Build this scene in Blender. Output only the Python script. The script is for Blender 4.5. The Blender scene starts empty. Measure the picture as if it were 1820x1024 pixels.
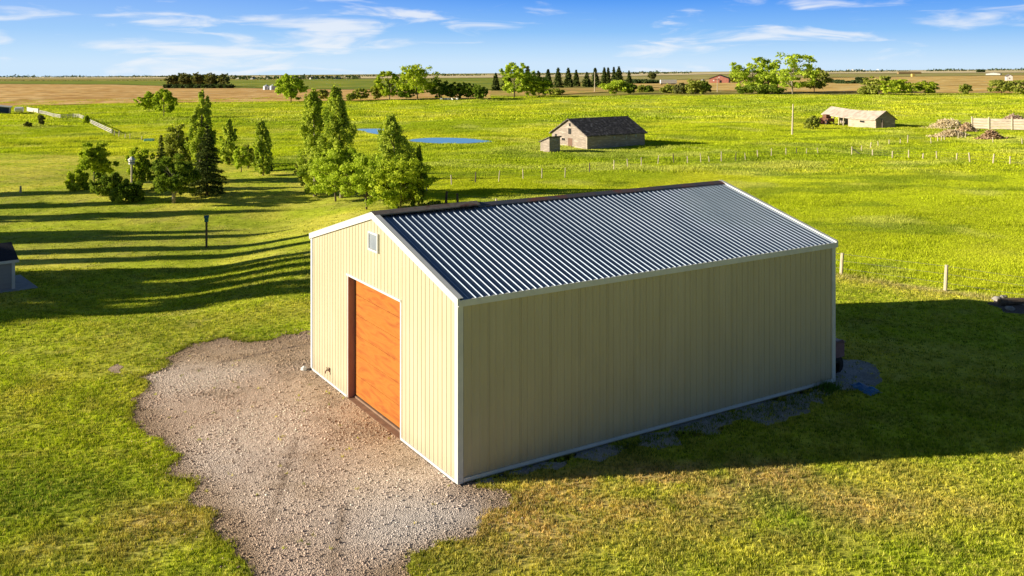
import bpy, math, random
import numpy as np
from mathutils import Vector, Matrix

rad = math.radians
scene = bpy.context.scene
C = scene.collection
rng = np.random.default_rng(7)
random.seed(7)

# ------------------------------------------------------------------ camera frame (metres)
F_PX, CX, CY, CAM_H = 1661.6, 910.0, 112.8, 9.0745
SUN_EL, SUN_TRAVEL = 17.0, 7.5          # degrees; light travels towards +X, slightly towards +Y


def sm(t):
    t = np.clip(t, 0, 1)
    return t * t * (3 - 2 * t)


BASINS = []      # (x, y, rx, ry, level) hollows that hold water


def gz(x, y):
    """height of the land"""
    x = np.asarray(x, float); y = np.asarray(y, float)
    yy = np.maximum(y - 45, 0)
    soft = yy * yy / (yy + 12.0)
    w = sm((y - 45) / 150)
    z = -0.00975 * soft + 0.0077 * x * w
    # swale in the lawn to the left of the shed
    z = z - 0.80 * sm((-8.5 - x) / 7.0) * sm((y - 32) / 6.0) * sm((70 - y) / 14.0)
    # gentle rolling of the pasture
    f = sm((y - 55) / 30) * sm((420 - y) / 160)
    z = z + f * (0.16 * np.sin(x * .11 + y * .05 + 1.0) * np.sin(y * .13 - x * .03)
                 + 0.10 * np.sin(x * .23 - y * .19 + 2.0) + 0.22 * np.sin(y * .045 + x * .02))
    for bx, by, rx, ry, lv in BASINS:
        m = sm((1.5 - np.hypot((x - bx) / rx, (y - by) / ry)) / .45)
        z = z * (1 - m) + lv * m
    return z


def at(px, py):
    """point of the land seen at a photo pixel"""
    u = (px - CX) / F_PX; v = (py - CY) / F_PX
    Y = np.concatenate([np.arange(8, 400, .1), np.geomspace(400, 12000, 6000)])
    d = CAM_H - v * Y - gz(u * Y, Y)
    i = int(np.argmax(d <= 0)) if (d <= 0).any() else len(Y) - 1
    if i == 0: i = 1
    t = d[i - 1] / (d[i - 1] - d[i] + 1e-12)
    y = Y[i - 1] + t * (Y[i] - Y[i - 1])
    return Vector((u * y, y, float(gz(u * y, y))))


for _px, _rx, _ry in (((664, 235.5), 3.6, 7.5), ((800, 250.6), 6.0, 6.0)):
    _p = at(*_px)
    BASINS.append((_p.x, _p.y, _rx, _ry, _p.z))


# ------------------------------------------------------------------ numpy value noise
def vnoise(x, y, s, seed=0):
    a = .5 + 1.37 * seed; x = np.asarray(x, float) / s; y = np.asarray(y, float) / s
    x, y = math.cos(a) * x - math.sin(a) * y + 31.7, math.sin(a) * x + math.cos(a) * y + 17.3
    xi = np.floor(x).astype(np.int64); yi = np.floor(y).astype(np.int64)
    fx = x - xi; fy = y - yi
    fx = fx * fx * (3 - 2 * fx); fy = fy * fy * (3 - 2 * fy)

    def h(a, b):
        n = (a * 374761393 + b * 668265263 + seed * 974711) & 0x7fffffff
        n = ((n ^ (n >> 13)) * 1274126177) & 0x7fffffff
        n = n ^ (n >> 16)
        return (n & 0xffff) / 65535.0
    return (h(xi, yi) * (1 - fx) + h(xi + 1, yi) * fx) * (1 - fy) + (h(xi, yi + 1) * (1 - fx) + h(xi + 1, yi + 1) * fx) * fy


def fbm(x, y, s, seed=0, o=4):
    r = 0; a = .5; t = 0
    for i in range(o):
        r = r + a * vnoise(x, y, s, seed + i * 17); t += a; a *= .5; s *= .5
    return r / t


def inpoly(x, y, poly):
    x = np.asarray(x); y = np.asarray(y)
    r = np.zeros(x.shape, bool)
    n = len(poly)
    for i in range(n):
        x0, y0 = poly[i]; x1, y1 = poly[(i + 1) % n]
        c = ((y0 > y) != (y1 > y))
        xx = (x1 - x0) * (y - y0) / ((y1 - y0) if y1 != y0 else 1e-9) + x0
        r ^= c & (x < xx)
    return r


def mixc(a, b, t):
    a = np.asarray(a, float); b = np.asarray(b, float); t = np.asarray(t)[..., None]
    return a * (1 - t) + b * t


# ------------------------------------------------------------------ object helpers
def tag(o, label=None, cat=None, group=None, kind=None):
    if label: o['label'] = label
    if cat: o['category'] = cat
    if group: o['group'] = group
    if kind: o['kind'] = kind
    return o


def thing(name, label, cat, loc=(0, 0, 0), rz=0, group=None):
    o = bpy.data.objects.new(name, None); C.objects.link(o)
    o.empty_display_size = .3
    o.location = loc; o.rotation_euler = (0, 0, rz)
    return tag(o, label, cat, group)


def link_mesh(name, me, mat, parent=None):
    if mat is not None:
        me.materials.clear()
        for m in (mat if isinstance(mat, (list, tuple)) else [mat]): me.materials.append(m)
    o = bpy.data.objects.new(name, me); C.objects.link(o)
    if parent: o.parent = parent
    return o


def fast_mesh(name, V, Fa, col=None, smooth=False):
    """V (n,3), Fa (m,k) -> mesh; col (m,3) per face colour or (n,3) per vertex"""
    V = np.ascontiguousarray(V, np.float32); Fa = np.ascontiguousarray(Fa, np.int32)
    me = bpy.data.meshes.new(name)
    m, k = Fa.shape
    me.vertices.add(len(V)); me.loops.add(m * k); me.polygons.add(m)
    me.vertices.foreach_set('co', V.ravel())
    me.loops.foreach_set('vertex_index', Fa.ravel())
    me.polygons.foreach_set('loop_start', np.arange(0, m * k, k, dtype=np.int32))
    try: me.polygons.foreach_set('loop_total', np.full(m, k, np.int32))
    except Exception: pass
    me.update(calc_edges=True)
    if col is not None:
        col = np.asarray(col, np.float32)
        if len(col) == m and m != len(V):
            a = me.attributes.new('Col', 'FLOAT_COLOR', 'FACE')
        else:
            a = me.attributes.new('Col', 'FLOAT_COLOR', 'POINT')
        c4 = np.concatenate([col, np.ones((len(col), 1), np.float32)], 1)
        a.data.foreach_set('color', c4.ravel())
    if smooth: me.polygons.foreach_set('use_smooth', np.ones(m, bool))
    return me


class MB:
    """collects shapes into one mesh"""
    def __init__(s): s.v = []; s.f = []

    def add(s, vs, fs):
        b = len(s.v)
        s.v += [tuple(p) for p in vs]
        s.f += [tuple(i + b for i in f) for f in fs]
        return s

    def box(s, x0, y0, z0, x1, y1, z1):
        return s.add([(x0, y0, z0), (x1, y0, z0), (x1, y1, z0), (x0, y1, z0), (x0, y0, z1), (x1, y0, z1), (x1, y1, z1), (x0, y1, z1)],
                     [(0, 3, 2, 1), (4, 5, 6, 7), (0, 1, 5, 4), (1, 2, 6, 5), (2, 3, 7, 6), (3, 0, 4, 7)])

    def bar(s, p, q, w, h, up=(0, 0, 1)):
        p = Vector(p); q = Vector(q); d = (q - p).normalized(); up = Vector(up)
        a = d.cross(up)
        if a.length < 1e-4: a = d.cross(Vector((1, 0, 0)))
        a.normalize(); b = a.cross(d).normalized()
        a = a * w / 2; b = b * h / 2
        vs = [p - a - b, p + a - b, p + a + b, p - a + b, q - a - b, q + a - b, q + a + b, q - a + b]
        return s.add(vs, [(0, 1, 2, 3), (7, 6, 5, 4), (0, 4, 5, 1), (1, 5, 6, 2), (2, 6, 7, 3), (3, 7, 4, 0)])

    def tube(s, pts, rs, n=7, cap=True):
        pts = [Vector(p) for p in pts]; rings = []
        vs = []
        for i, p in enumerate(pts):
            d = (pts[min(i + 1, len(pts) - 1)] - pts[max(i - 1, 0)]).normalized()
            a = d.cross(Vector((0.3, .9, .1)))
            if a.length < .05: a = d.cross(Vector((1, 0, 0)))
            a.normalize(); b = d.cross(a).normalized()
            for k in range(n):
                t = 2 * math.pi * k / n
                vs.append(p + (a * math.cos(t) + b * math.sin(t)) * rs[i])
        fs = []
        for i in range(len(pts) - 1):
            for k in range(n):
                fs.append((i * n + k, i * n + (k + 1) % n, (i + 1) * n + (k + 1) % n, (i + 1) * n + k))
        if cap:
            fs.append(tuple(reversed(range(n)))); fs.append(tuple((len(pts) - 1) * n + k for k in range(n)))
        return s.add(vs, fs)

    def prism(s, poly, x0, x1):
        """poly in (y,z), extruded along x"""
        n = len(poly)
        vs = [(x0, y, z) for y, z in poly] + [(x1, y, z) for y, z in poly]
        fs = [tuple(range(n)), tuple(reversed(range(n, 2 * n)))] + [(i, i + n, (i + 1) % n + n, (i + 1) % n) for i in range(n)]
        return s.add(vs, fs)

    def build(s, name, mat, parent=None, smooth=False, bevel=0):
        me = bpy.data.meshes.new(name); me.from_pydata(s.v, [], s.f); me.update()
        if smooth: me.polygons.foreach_set('use_smooth', np.ones(len(me.polygons), bool))
        o = link_mesh(name, me, mat, parent)
        if bevel:
            b = o.modifiers.new('Bevel', 'BEVEL'); b.width = bevel; b.segments = 2; b.limit_method = 'ANGLE'
        return o


# ------------------------------------------------------------------ materials
def nodes(name):
    m = bpy.data.materials.new(name); m.use_nodes = True
    nt = m.node_tree; nt.nodes.clear()
    out = nt.nodes.new('ShaderNodeOutputMaterial')
    return m, nt, out


def N(nt, t, **kw):
    n = nt.nodes.new(t)
    for k, v in kw.items():
        if hasattr(n, k) and k not in n.inputs: setattr(n, k, v)
        else: n.inputs[k].default_value = v
    return n


def mathn(nt, op, a, b=None, c=None):
    n = nt.nodes.new('ShaderNodeMath'); n.operation = op
    for i, v in enumerate((a, b, c)):
        if v is None: continue
        if isinstance(v, (int, float)): n.inputs[i].default_value = v
        else: nt.links.new(v, n.inputs[i])
    return n.outputs[0]


def mix_rgb(nt, fac, a, b, mode='MIX'):
    n = nt.nodes.new('ShaderNodeMix'); n.data_type = 'RGBA'; n.blend_type = mode
    for s, v in ((n.inputs[0], fac), (n.inputs[6], a), (n.inputs[7], b)):
        if isinstance(v, (int, float)): s.default_value = v
        elif isinstance(v, (tuple, list)): s.default_value = (*v, 1)
        else: nt.links.new(v, s)
    return n.outputs[2]


def noise(nt, scale, detail=4, rough=.55, coord='Object', stretch=(1, 1, 1), rot=(0, 0, 0), dist=0):
    tc = nt.nodes.new('ShaderNodeTexCoord'); mp = nt.nodes.new('ShaderNodeMapping')
    mp.inputs['Scale'].default_value = stretch; mp.inputs['Rotation'].default_value = rot
    nt.links.new(tc.outputs[coord], mp.inputs['Vector'])
    n = N(nt, 'ShaderNodeTexNoise', Scale=scale, Detail=detail, Roughness=rough, Distortion=dist)
    nt.links.new(mp.outputs[0], n.inputs['Vector'])
    return n.outputs['Fac']


def ramp(nt, fac, stops):
    r = nt.nodes.new('ShaderNodeValToRGB')
    nt.links.new(fac, r.inputs[0])
    e = r.color_ramp.elements
    while len(e) < len(stops): e.new(.5)
    for i, (p, c) in enumerate(stops):
        e[i].position = p
        e[i].color = (*c, 1) if len(c) == 3 else c
    return r.outputs[0]


def pmat(name, c1, c2=None, scale=4, detail=5, rough=.7, metal=0, bump=0, bscale=None, stretch=(1, 1, 1), lo=.35, hi=.65, c3=None, spec=.3, dist=.3):
    m, nt, out = nodes(name)
    p = N(nt, 'ShaderNodeBsdfPrincipled', Roughness=rough, Metallic=metal)
    p.inputs['Specular IOR Level'].default_value = spec
    nt.links.new(p.outputs[0], out.inputs[0])
    if c2 is None: c2 = tuple(c * .8 for c in c1)
    f = noise(nt, scale, detail, stretch=stretch, dist=dist)
    st = [(lo, c1), (hi, c2)] if c3 is None else [(lo, c1), ((lo + hi) / 2, c2), (hi, c3)]
    nt.links.new(ramp(nt, f, st), p.inputs['Base Color'])
    if bump:
        b = N(nt, 'ShaderNodeBump', Strength=bump, Distance=.02)
        nt.links.new(noise(nt, bscale or scale * 4, 4, stretch=stretch), b.inputs['Height'])
        nt.links.new(b.outputs[0], p.inputs['Normal'])
    return m


def leafmat(name, trans=.35, gloss=.0):
    """diffuse and translucent foliage, colour from the mesh"""
    m, nt, out = nodes(name)
    a = N(nt, 'ShaderNodeAttribute', attribute_name='Col')
    d = N(nt, 'ShaderNodeBsdfDiffuse'); t = N(nt, 'ShaderNodeBsdfTranslucent'); mx = N(nt, 'ShaderNodeMixShader', Fac=trans)
    nt.links.new(a.outputs['Color'], d.inputs['Color'])
    tc = mix_rgb(nt, 1.0, a.outputs['Color'], (1.15, 1.2, .6), 'MULTIPLY')
    nt.links.new(tc, t.inputs['Color'])
    nt.links.new(d.outputs[0], mx.inputs[1]); nt.links.new(t.outputs[0], mx.inputs[2])
    nt.links.new(mx.outputs[0], out.inputs[0])
    return m


M = {}
M['leaf'] = leafmat('leaf', .35)
M['needle'] = leafmat('needle', .12)
M['grass'] = leafmat('grass_blade', .3)
M['straw'] = leafmat('straw', .15)
M['bark'] = pmat('bark', (.16, .12, .085), (.08, .06, .045), 6, stretch=(3, 3, .6), bump=.5)
M['bark_pale'] = pmat('bark_pale', (.42, .37, .28), (.22, .18, .13), 5, stretch=(2, 2, 1.5), bump=.4)
M['white_trim'] = pmat('white_trim', (.62, .63, .61), (.55, .56, .55), 3, rough=.45)
M['cream'] = pmat('cream_steel', (.50, .45, .315), (.465, .415, .285), 1.2, 6, rough=.42, stretch=(1, 1, .25), c3=(.49, .44, .305))
M['roof_metal'] = pmat('galvanised_steel', (.36, .42, .50), (.27, .33, .41), .8, 6, rough=.39, metal=1, stretch=(1, .4, 1))
M['rust_cap'] = pmat('rusty_ridge_steel', (.09, .105, .14), (.15, .12, .12), 1.6, 5, rough=.6, metal=.25, c3=(.26, .09, .06), lo=.38, hi=.70)
M['grey_flash'] = pmat('weathered_flashing', (.13, .11, .10), (.22, .19, .16), 2.5, 5, rough=.65, metal=.2, c3=(.12, .05, .04))
M['dark'] = pmat('dark_interior', (.012, .012, .012), (.02, .02, .018), 3)
M['jamb'] = pmat('red_brown_jamb', (.34, .19, .15), (.27, .14, .12), 3, stretch=(1, 1, .3), rough=.6)
M['galv'] = pmat('vent_metal', (.26, .29, .32), (.2, .23, .26), 4, rough=.5)
M['oldwood'] = pmat('grey_boards', (.39, .315, .26), (.24, .195, .16), 1.3, 6, stretch=(.6, .6, 5), bump=.5, c3=(.47, .39, .325))
M['oldwood_pale'] = pmat('bleached_boards', (.50, .42, .33), (.33, .27, .21), 1.3, 6, stretch=(.7, .7, 5), bump=.5)
M['shingle'] = pmat('worn_shingles', (.065, .056, .052), (.14, .118, .105), 3.2, 9, rough=.8, bump=1.0, bscale=9, c3=(.36, .33, .32), lo=.42, hi=.72)
M['shingle_pale'] = pmat('bleached_shingles', (.52, .44, .37), (.40, .33, .27), 1.2, 8, rough=.8, bump=.8, bscale=8, c3=(.30, .25, .21), lo=.4, hi=.78)
M['post'] = pmat('fence_post_wood', (.60, .51, .36), (.44, .37, .27), 5, stretch=(3, 3, .5), bump=.4)
M['post_dark'] = pmat('dark_post_wood', (.07, .055, .045), (.13, .10, .075), 5, stretch=(3, 3, .5))
M['wire'] = pmat('wire', (.25, .24, .22), (.2, .17, .14), 8, metal=.5, rough=.5)
M['whitefence'] = pmat('white_rail', (.56, .53, .48), (.40, .37, .33), 4)
M['teal'] = pmat('teal_paint', (.02, .15, .17), (.015, .11, .13), 6, rough=.5)
M['barn_door'] = pmat('old_brown_door', (.20, .11, .075), (.13, .075, .05), 3, stretch=(3, 3, .5))
M['mud'] = pmat('pale_mud', (.50, .46, .33), (.34, .36, .16), .6, 6)
M['sill_wood'] = pmat('brown_sill_wood', (.27, .17, .11), (.18, .11, .075), 4)
M['turq'] = pmat('turquoise_trough', (.25, .55, .52), (.2, .45, .43), 6, rough=.4)
M['greysiding'] = pmat('grey_siding', (.30, .30, .31), (.26, .26, .28), 2, stretch=(1, 1, 6), rough=.6)
M['blackroof'] = pmat('dark_roofing', (.02, .02, .03), (.035, .035, .045), 8, 6, rough=.8, bump=.5)
M['concrete'] = pmat('concrete', (.38, .40, .42), (.30, .31, .33), 3, 6, bump=.3)
M['redbarn'] = pmat('red_barn_paint', (.46, .19, .14), (.40, .15, .11), 1.2, 4, stretch=(1, 1, .3), rough=.6)
M['whitepaint'] = pmat('white_paint', (.72, .72, .70), (.64, .63, .60), 1, rough=.5)
M['tarp'] = pmat('blue_tarp', (.05, .22, .48), (.035, .15, .36), 5, rough=.4, bump=.4)
M['maroon'] = pmat('faded_maroon_paint', (.20, .12, .15), (.15, .085, .11), 4, rough=.5)
M['rubber'] = pmat('black_rubber', (.015, .015, .016), (.025, .024, .024), 8, rough=.8)
M['rustmetal'] = pmat('rusted_iron', (.22, .09, .05), (.12, .06, .04), 5, rough=.8)
M['stone'] = pmat('field_stone', (.38, .35, .31), (.26, .24, .22), 6, bump=.5)
M['bluemetal'] = pmat('blue_steel', (.02, .04, .09), (.03, .06, .12), 1, rough=.5)
M['bin_steel'] = pmat('bin_steel', (.55, .58, .62), (.48, .5, .54), 1, rough=.45, metal=.3, stretch=(.2, .2, 4))
M['hay'] = pmat('old_hay', (.32, .22, .10), (.20, .14, .07), 1, 6, bump=.5)
M['hay_yellow'] = pmat('yellow_hay', (.62, .45, .13), (.5, .35, .1), 1, 5)
M['farwall'] = pmat('far_house_wall', (.62, .60, .56), (.52, .50, .47), .5)
M['farroof'] = pmat('far_house_roof', (.16, .14, .14), (.22, .2, .19), .5)

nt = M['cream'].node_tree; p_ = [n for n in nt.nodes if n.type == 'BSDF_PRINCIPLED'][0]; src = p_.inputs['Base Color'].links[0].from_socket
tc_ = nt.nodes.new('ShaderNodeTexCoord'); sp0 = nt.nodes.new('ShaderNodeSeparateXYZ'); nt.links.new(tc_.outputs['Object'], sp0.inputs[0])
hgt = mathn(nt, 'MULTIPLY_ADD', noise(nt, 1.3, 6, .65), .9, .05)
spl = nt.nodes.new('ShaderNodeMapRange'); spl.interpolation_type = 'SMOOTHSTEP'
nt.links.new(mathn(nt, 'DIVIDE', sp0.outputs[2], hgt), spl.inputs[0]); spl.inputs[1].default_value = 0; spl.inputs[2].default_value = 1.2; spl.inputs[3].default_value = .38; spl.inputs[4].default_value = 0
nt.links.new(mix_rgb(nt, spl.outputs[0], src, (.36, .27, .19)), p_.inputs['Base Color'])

# orange plywood door
m, nt, out = nodes('orange_plywood')
p = N(nt, 'ShaderNodeBsdfPrincipled', Roughness=.75); p.inputs['Specular IOR Level'].default_value = .12
nt.links.new(p.outputs[0], out.inputs[0])
f1 = noise(nt, 1.6, 4, .55, stretch=(1, .55, 3.2), dist=1.2)
f2 = noise(nt, 7, 6, .6, stretch=(1, .25, 7), dist=.6)
c = ramp(nt, f1, [(.30, (.34, .090, .007)), (.46, (.38, .130, .016)), (.66, (.27, .058, .008))])
c = mix_rgb(nt, mathn(nt, 'MULTIPLY', f2, .55), c, (.43, .18, .055))
f3 = noise(nt, 3.0, 8, .7, stretch=(1, .3, 26), dist=.3)
c = mix_rgb(nt, mathn(nt, 'MULTIPLY', mathn(nt, 'GREATER_THAN', f3, .62), .35), c, (.24, .050, .010))
w = nt.nodes.new('ShaderNodeTexCoord'); sx = nt.nodes.new('ShaderNodeSeparateXYZ'); nt.links.new(w.outputs['Object'], sx.inputs[0])
zz = mathn(nt, 'FRACT', mathn(nt, 'DIVIDE', sx.outputs[2], .56))
seam = mathn(nt, 'LESS_THAN', zz, .012)
c = mix_rgb(nt, mathn(nt, 'MULTIPLY', seam, .25), c, (.18, .05, .01))
nt.links.new(c, p.inputs['Base Color']); M['plywood'] = m


def groundmat(name, hf=14, hf_amt=.85, bump=.6, mid=.35, hf2=2.2):
    """colour from the mesh with fine natural variation"""
    m, nt, out = nodes(name)
    p = N(nt, 'ShaderNodeBsdfPrincipled', Roughness=.95); p.inputs['Specular IOR Level'].default_value = .05
    nt.links.new(p.outputs[0], out.inputs[0])
    a = N(nt, 'ShaderNodeAttribute', attribute_name='Col')
    n1 = noise(nt, hf, 5, .65); n2 = noise(nt, hf2, 4, .6); n3 = noise(nt, mid, 5, .6, dist=.5)
    s = mathn(nt, 'ADD', mathn(nt, 'MULTIPLY', n1, .45), mathn(nt, 'ADD', mathn(nt, 'MULTIPLY', n2, .3), mathn(nt, 'MULTIPLY', n3, .25)))
    v = mathn(nt, 'MULTIPLY_ADD', mathn(nt, 'SUBTRACT', s, .5), 4.2 * hf_amt, 1.0)
    v = mathn(nt, 'MAXIMUM', v, .15)
    cb = nt.nodes.new('ShaderNodeCombineXYZ')
    for i in range(3): nt.links.new(v, cb.inputs[i])
    c = mix_rgb(nt, 1.0, a.outputs['Color'], cb.outputs[0], 'MULTIPLY')
    nt.links.new(c, p.inputs['Base Color'])
    b = N(nt, 'ShaderNodeBump', Strength=bump, Distance=.06)
    nt.links.new(s, b.inputs['Height']); nt.links.new(b.outputs[0], p.inputs['Normal'])
    return m


M['ground'] = groundmat('grass_ground')
M['field'] = groundmat('field_ground', hf=.8, hf_amt=.55, bump=.15, mid=.02, hf2=.12)

# gravel
m, nt, out = nodes('gravel')
p = N(nt, 'ShaderNodeBsdfPrincipled', Roughness=.9); p.inputs['Specular IOR Level'].default_value = .15
nt.links.new(p.outputs[0], out.inputs[0])
a = N(nt, 'ShaderNodeAttribute', attribute_name='Col')
tc = nt.nodes.new('ShaderNodeTexCoord')
vo = N(nt, 'ShaderNodeTexVoronoi', Scale=38.0); nt.links.new(tc.outputs['Object'], vo.inputs['Vector'])
vo2 = N(nt, 'ShaderNodeTexVoronoi', Scale=80.0); nt.links.new(tc.outputs['Object'], vo2.inputs['Vector'])
hs = nt.nodes.new('ShaderNodeSeparateColor'); nt.links.new(vo.outputs['Color'], hs.inputs[0])
hs2 = nt.nodes.new('ShaderNodeSeparateColor'); nt.links.new(vo2.outputs['Color'], hs2.inputs[0])
v = mathn(nt, 'ADD', mathn(nt, 'MULTIPLY', hs.outputs[0], .5), mathn(nt, 'MULTIPLY', hs2.outputs[0], .5))
v = mathn(nt, 'MULTIPLY_ADD', v, .85, .55)
n3 = noise(nt, 5, 5, .6)
v = mathn(nt, 'MULTIPLY', v, mathn(nt, 'MULTIPLY_ADD', n3, .7, .65))
cb = nt.nodes.new('ShaderNodeCombineXYZ')
for i in range(3): nt.links.new(v, cb.inputs[i])
c = mix_rgb(nt, 1.0, a.outputs['Color'], cb.outputs[0], 'MULTIPLY')
nt.links.new(c, p.inputs['Base Color'])
h = mathn(nt, 'ADD', mathn(nt, 'MULTIPLY', vo.outputs['Distance'], -1.0), mathn(nt, 'ADD', mathn(nt, 'MULTIPLY', n3, .8), mathn(nt, 'MULTIPLY', noise(nt, 1.2, 4), 1.6)))
b = N(nt, 'ShaderNodeBump', Strength=.75, Distance=.05); nt.links.new(h, b.inputs['Height']); nt.links.new(b.outputs[0], p.inputs['Normal'])
M['gravel'] = m
m, nt, out = nodes('pebbles')
p = N(nt, 'ShaderNodeBsdfPrincipled', Roughness=.85); p.inputs['Specular IOR Level'].default_value = .2
a = N(nt, 'ShaderNodeAttribute', attribute_name='Col'); nt.links.new(a.outputs['Color'], p.inputs['Base Color']); nt.links.new(p.outputs[0], out.inputs[0])
M['pebble'] = m
# water
m, nt, out = nodes('pond_water')
p = N(nt, 'ShaderNodeBsdfPrincipled', Roughness=.12); p.inputs['Base Color'].default_value = (.16, .42, .62, 1); p.inputs['IOR'].default_value = 1.33
nt.links.new(p.outputs[0], out.inputs[0])
b = N(nt, 'ShaderNodeBump', Strength=.04, Distance=.02); nt.links.new(noise(nt, 1.2, 3), b.inputs['Height']); nt.links.new(b.outputs[0], p.inputs['Normal'])
M['water'] = m

# ------------------------------------------------------------------ regions of the land
bd_px = [(-900, 270), (-400, 271), (0, 273), (280, 276), (420, 286), (540, 312), (700, 345), (800, 364), (1486, 490), (1685, 519), (2000, 566), (2600, 640)]
bd = np.array([at(*p)[:2] for p in bd_px])


def is_lawn(x, y):
    return y < np.interp(x, bd[:, 0], bd[:, 1]) + (vnoise(x, y, 1.2, 5) - .5) * .5


def spot(x, y, px, py, rx, ry, rot=0):
    """soft elliptical patch centred where the photo shows it"""
    p = at(px, py)
    dx = x - p.x; dy = y - p.y
    c, s = math.cos(rot), math.sin(rot)
    a = (c * dx + s * dy) / rx; b = (-s * dx + c * dy) / ry
    return np.exp(-(a * a + b * b))


def grass_col(x, y):
    """base colour of the turf (real differences in the sward: dry, lush, mossy patches)"""
    x = np.asarray(x, float); y = np.asarray(y, float)
    n1 = fbm(x, y, 3.2, 1); n2 = fbm(x, y, 11, 9); n3 = fbm(x, y, .8, 3)
    lawn = mixc((.40, .44, .026), (.56, .51, .06), sm((n1 - .35) / .35))
    lawn = mixc(lawn, (.23, .285, .022), sm((n2 - .55) / .2) * .6)
    lawn = mixc(lawn, (.44, .34, .11), sm((n3 - .56) / .2) * .35)
    # dry brown sward beside the shed and lower right
    dry = np.clip(spot(x, y, 1050, 880, 4.2, 1.6, .25) + .8 * spot(x, y, 1260, 850, 3.2, .9, .2) + .55 * spot(x, y, 1480, 900, 1.2, 1.0) + .6 * spot(x, y, 1330, 935, 1.3, .7) + .5 * spot(x, y, 1620, 900, 1.4, .6)
                  + .6 * spot(x, y, 900, 960, 1.5, 1.0) + .5 * spot(x, y, 1240, 690, 6, 1.6, .55) + .8 * spot(x, y, 300, 920, 1.6, .9) + .5 * spot(x, y, 100, 985, 1.6, .6), 0, 1)
    rough = np.clip(spot(x, y, 60, 880, 2.2, 1.6) + spot(x, y, 250, 985, 2.4, 1.0) + .7 * spot(x, y, 900, 1000, 2.0, .8), 0, 1)
    lawn = mixc(lawn, (.20, .235, .035), rough * sm((fbm(x, y, .7, 88) - .38) / .2) * .75)
    dry = dry * sm((n3 - .22) / .35)
    lawn = mixc(lawn, (.56, .37, .14), dry * .85)
    lush = np.clip(spot(x, y, 1390, 910, .6, 1.3, .4) + spot(x, y, 60, 880, 2.0, 1.0), 0, 1)
    lawn = mixc(lawn, (.21, .30, .018), lush * .6)
    # mowing passes
    lawn = lawn * (1 + .09 * np.sign(np.sin((x * .55 + y * .83) * 2 * math.pi / 1.5)))[..., None]
    past = mixc((.46, .48, .016), (.55, .52, .03), sm((fbm(x, y, 16, 21) - .35) / .35))
    past = past * (.80 + .42 * fbm(x, y, 7, 61, 5))[..., None]
    past = mixc(past, (.33, .39, .015), sm((fbm(x, y, 22, 33) - .5) / .2) * .75)
    past = mixc(past, (.60, .54, .16), sm((fbm(x, y, 6, 44) - .54) / .16) * .4)
    past = mixc(past, (.20, .26, .016), sm((fbm(x, y * 1.8, 5.5, 55, 5) - .54) / .10) * .62)
    l = is_lawn(x, y)
    c = np.where(l[..., None], lawn, past)
    # strip of dry grass along the mown edge
    e = np.abs(y - np.interp(x, bd[:, 0], bd[:, 1]))
    c = mixc(c, (.50, .36, .17), np.exp(-(e / .45) ** 2) * .7 * (x > 8))
    # rough land beyond the pasture
    far = sm((y - 315) / 30)
    olive = mixc((.30, .29, .05), (.42, .33, .10), sm((fbm(x, y * 2, 60, 71) - .35) / .3))
    return mixc(c * np.where(l[..., None], np.array([1.14, 1.18, 1.35]), np.array([1.07, 1.17, 1.3])), olive, far)


def axis(lo, hi, step, far_lo, far_hi, n):
    a = list(np.arange(lo, hi + 1e-6, step))
    gh = hi + step * np.cumsum(np.geomspace(1, 1, 1)); g = np.geomspace(step, far_hi - hi, n)
    b = hi + g
    l = lo - np.geomspace(step, lo - far_lo, n)
    return np.unique(np.concatenate([l[::-1], a, b]))


xs = axis(-50, 60, .6, -9000, 9000, 60); ys = axis(12, 120, .6, -400, 12000, 90)
GX, GY = np.meshgrid(xs, ys)
GZ = gz(GX, GY)
V = np.stack([GX, GY, GZ], -1).reshape(-1, 3)
nx, ny = len(xs), len(ys)
ii = (np.arange(ny - 1)[:, None] * nx + np.arange(nx - 1)[None]).ravel()
Fq = np.stack([ii, ii + 1, ii + nx + 1, ii + nx], 1)
g = link_mesh('ground', fast_mesh('ground', V, Fq, grass_col(V[:, 0], V[:, 1]), smooth=True), M['ground'])
tag(g, 'rolling green lawn and pasture reaching to the horizon', 'ground', kind='structure')


# ------------------------------------------------------------------ far fields (sheets lying on the land)
def field(name, label, x0, x1, top, bot, colfun, ncol=90, nrow=14, lift=.06, mat='field'):
    """strip of land between two lines seen in the photo"""
    px = np.linspace(x0, x1, ncol)
    ty = np.interp(px, [a for a, b in top], [b for a, b in top]); by = np.interp(px, [a for a, b in bot], [b for a, b in bot])
    A = np.array([at(a, b)[:2] for a, b in zip(px, by)]); B = np.array([at(a, b)[:2] for a, b in zip(px, ty)])
    t = np.linspace(0, 1, nrow)[:, None, None]
    P = A[None] * (1 - t) + B[None] * t
    X = P[..., 0]; Y = P[..., 1]; Z = gz(X, Y) + lift + Y * .00025
    V = np.stack([X, Y, Z], -1).reshape(-1, 3)
    ii = (np.arange(nrow - 1)[:, None] * ncol + np.arange(ncol - 1)[None]).ravel()
    o = link_mesh(name, fast_mesh(name, V, np.stack([ii, ii + 1, ii + ncol + 1, ii + ncol], 1), colfun(V[:, 0], V[:, 1]), smooth=True), M[mat])
    return tag(o, label, 'field', kind='structure')


def fc(a, b, s, k=3, seed=0, c=None):
    def fn(x, y):
        r = mixc(a, b, sm((fbm(x, y * k, s, seed) - .35) / .3))
        if c is not None: r = mixc(r, c, sm((fbm(x, y * k * 2, s * .5, seed + 5) - .52) / .12) * .7)
        return r
    return fn


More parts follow.
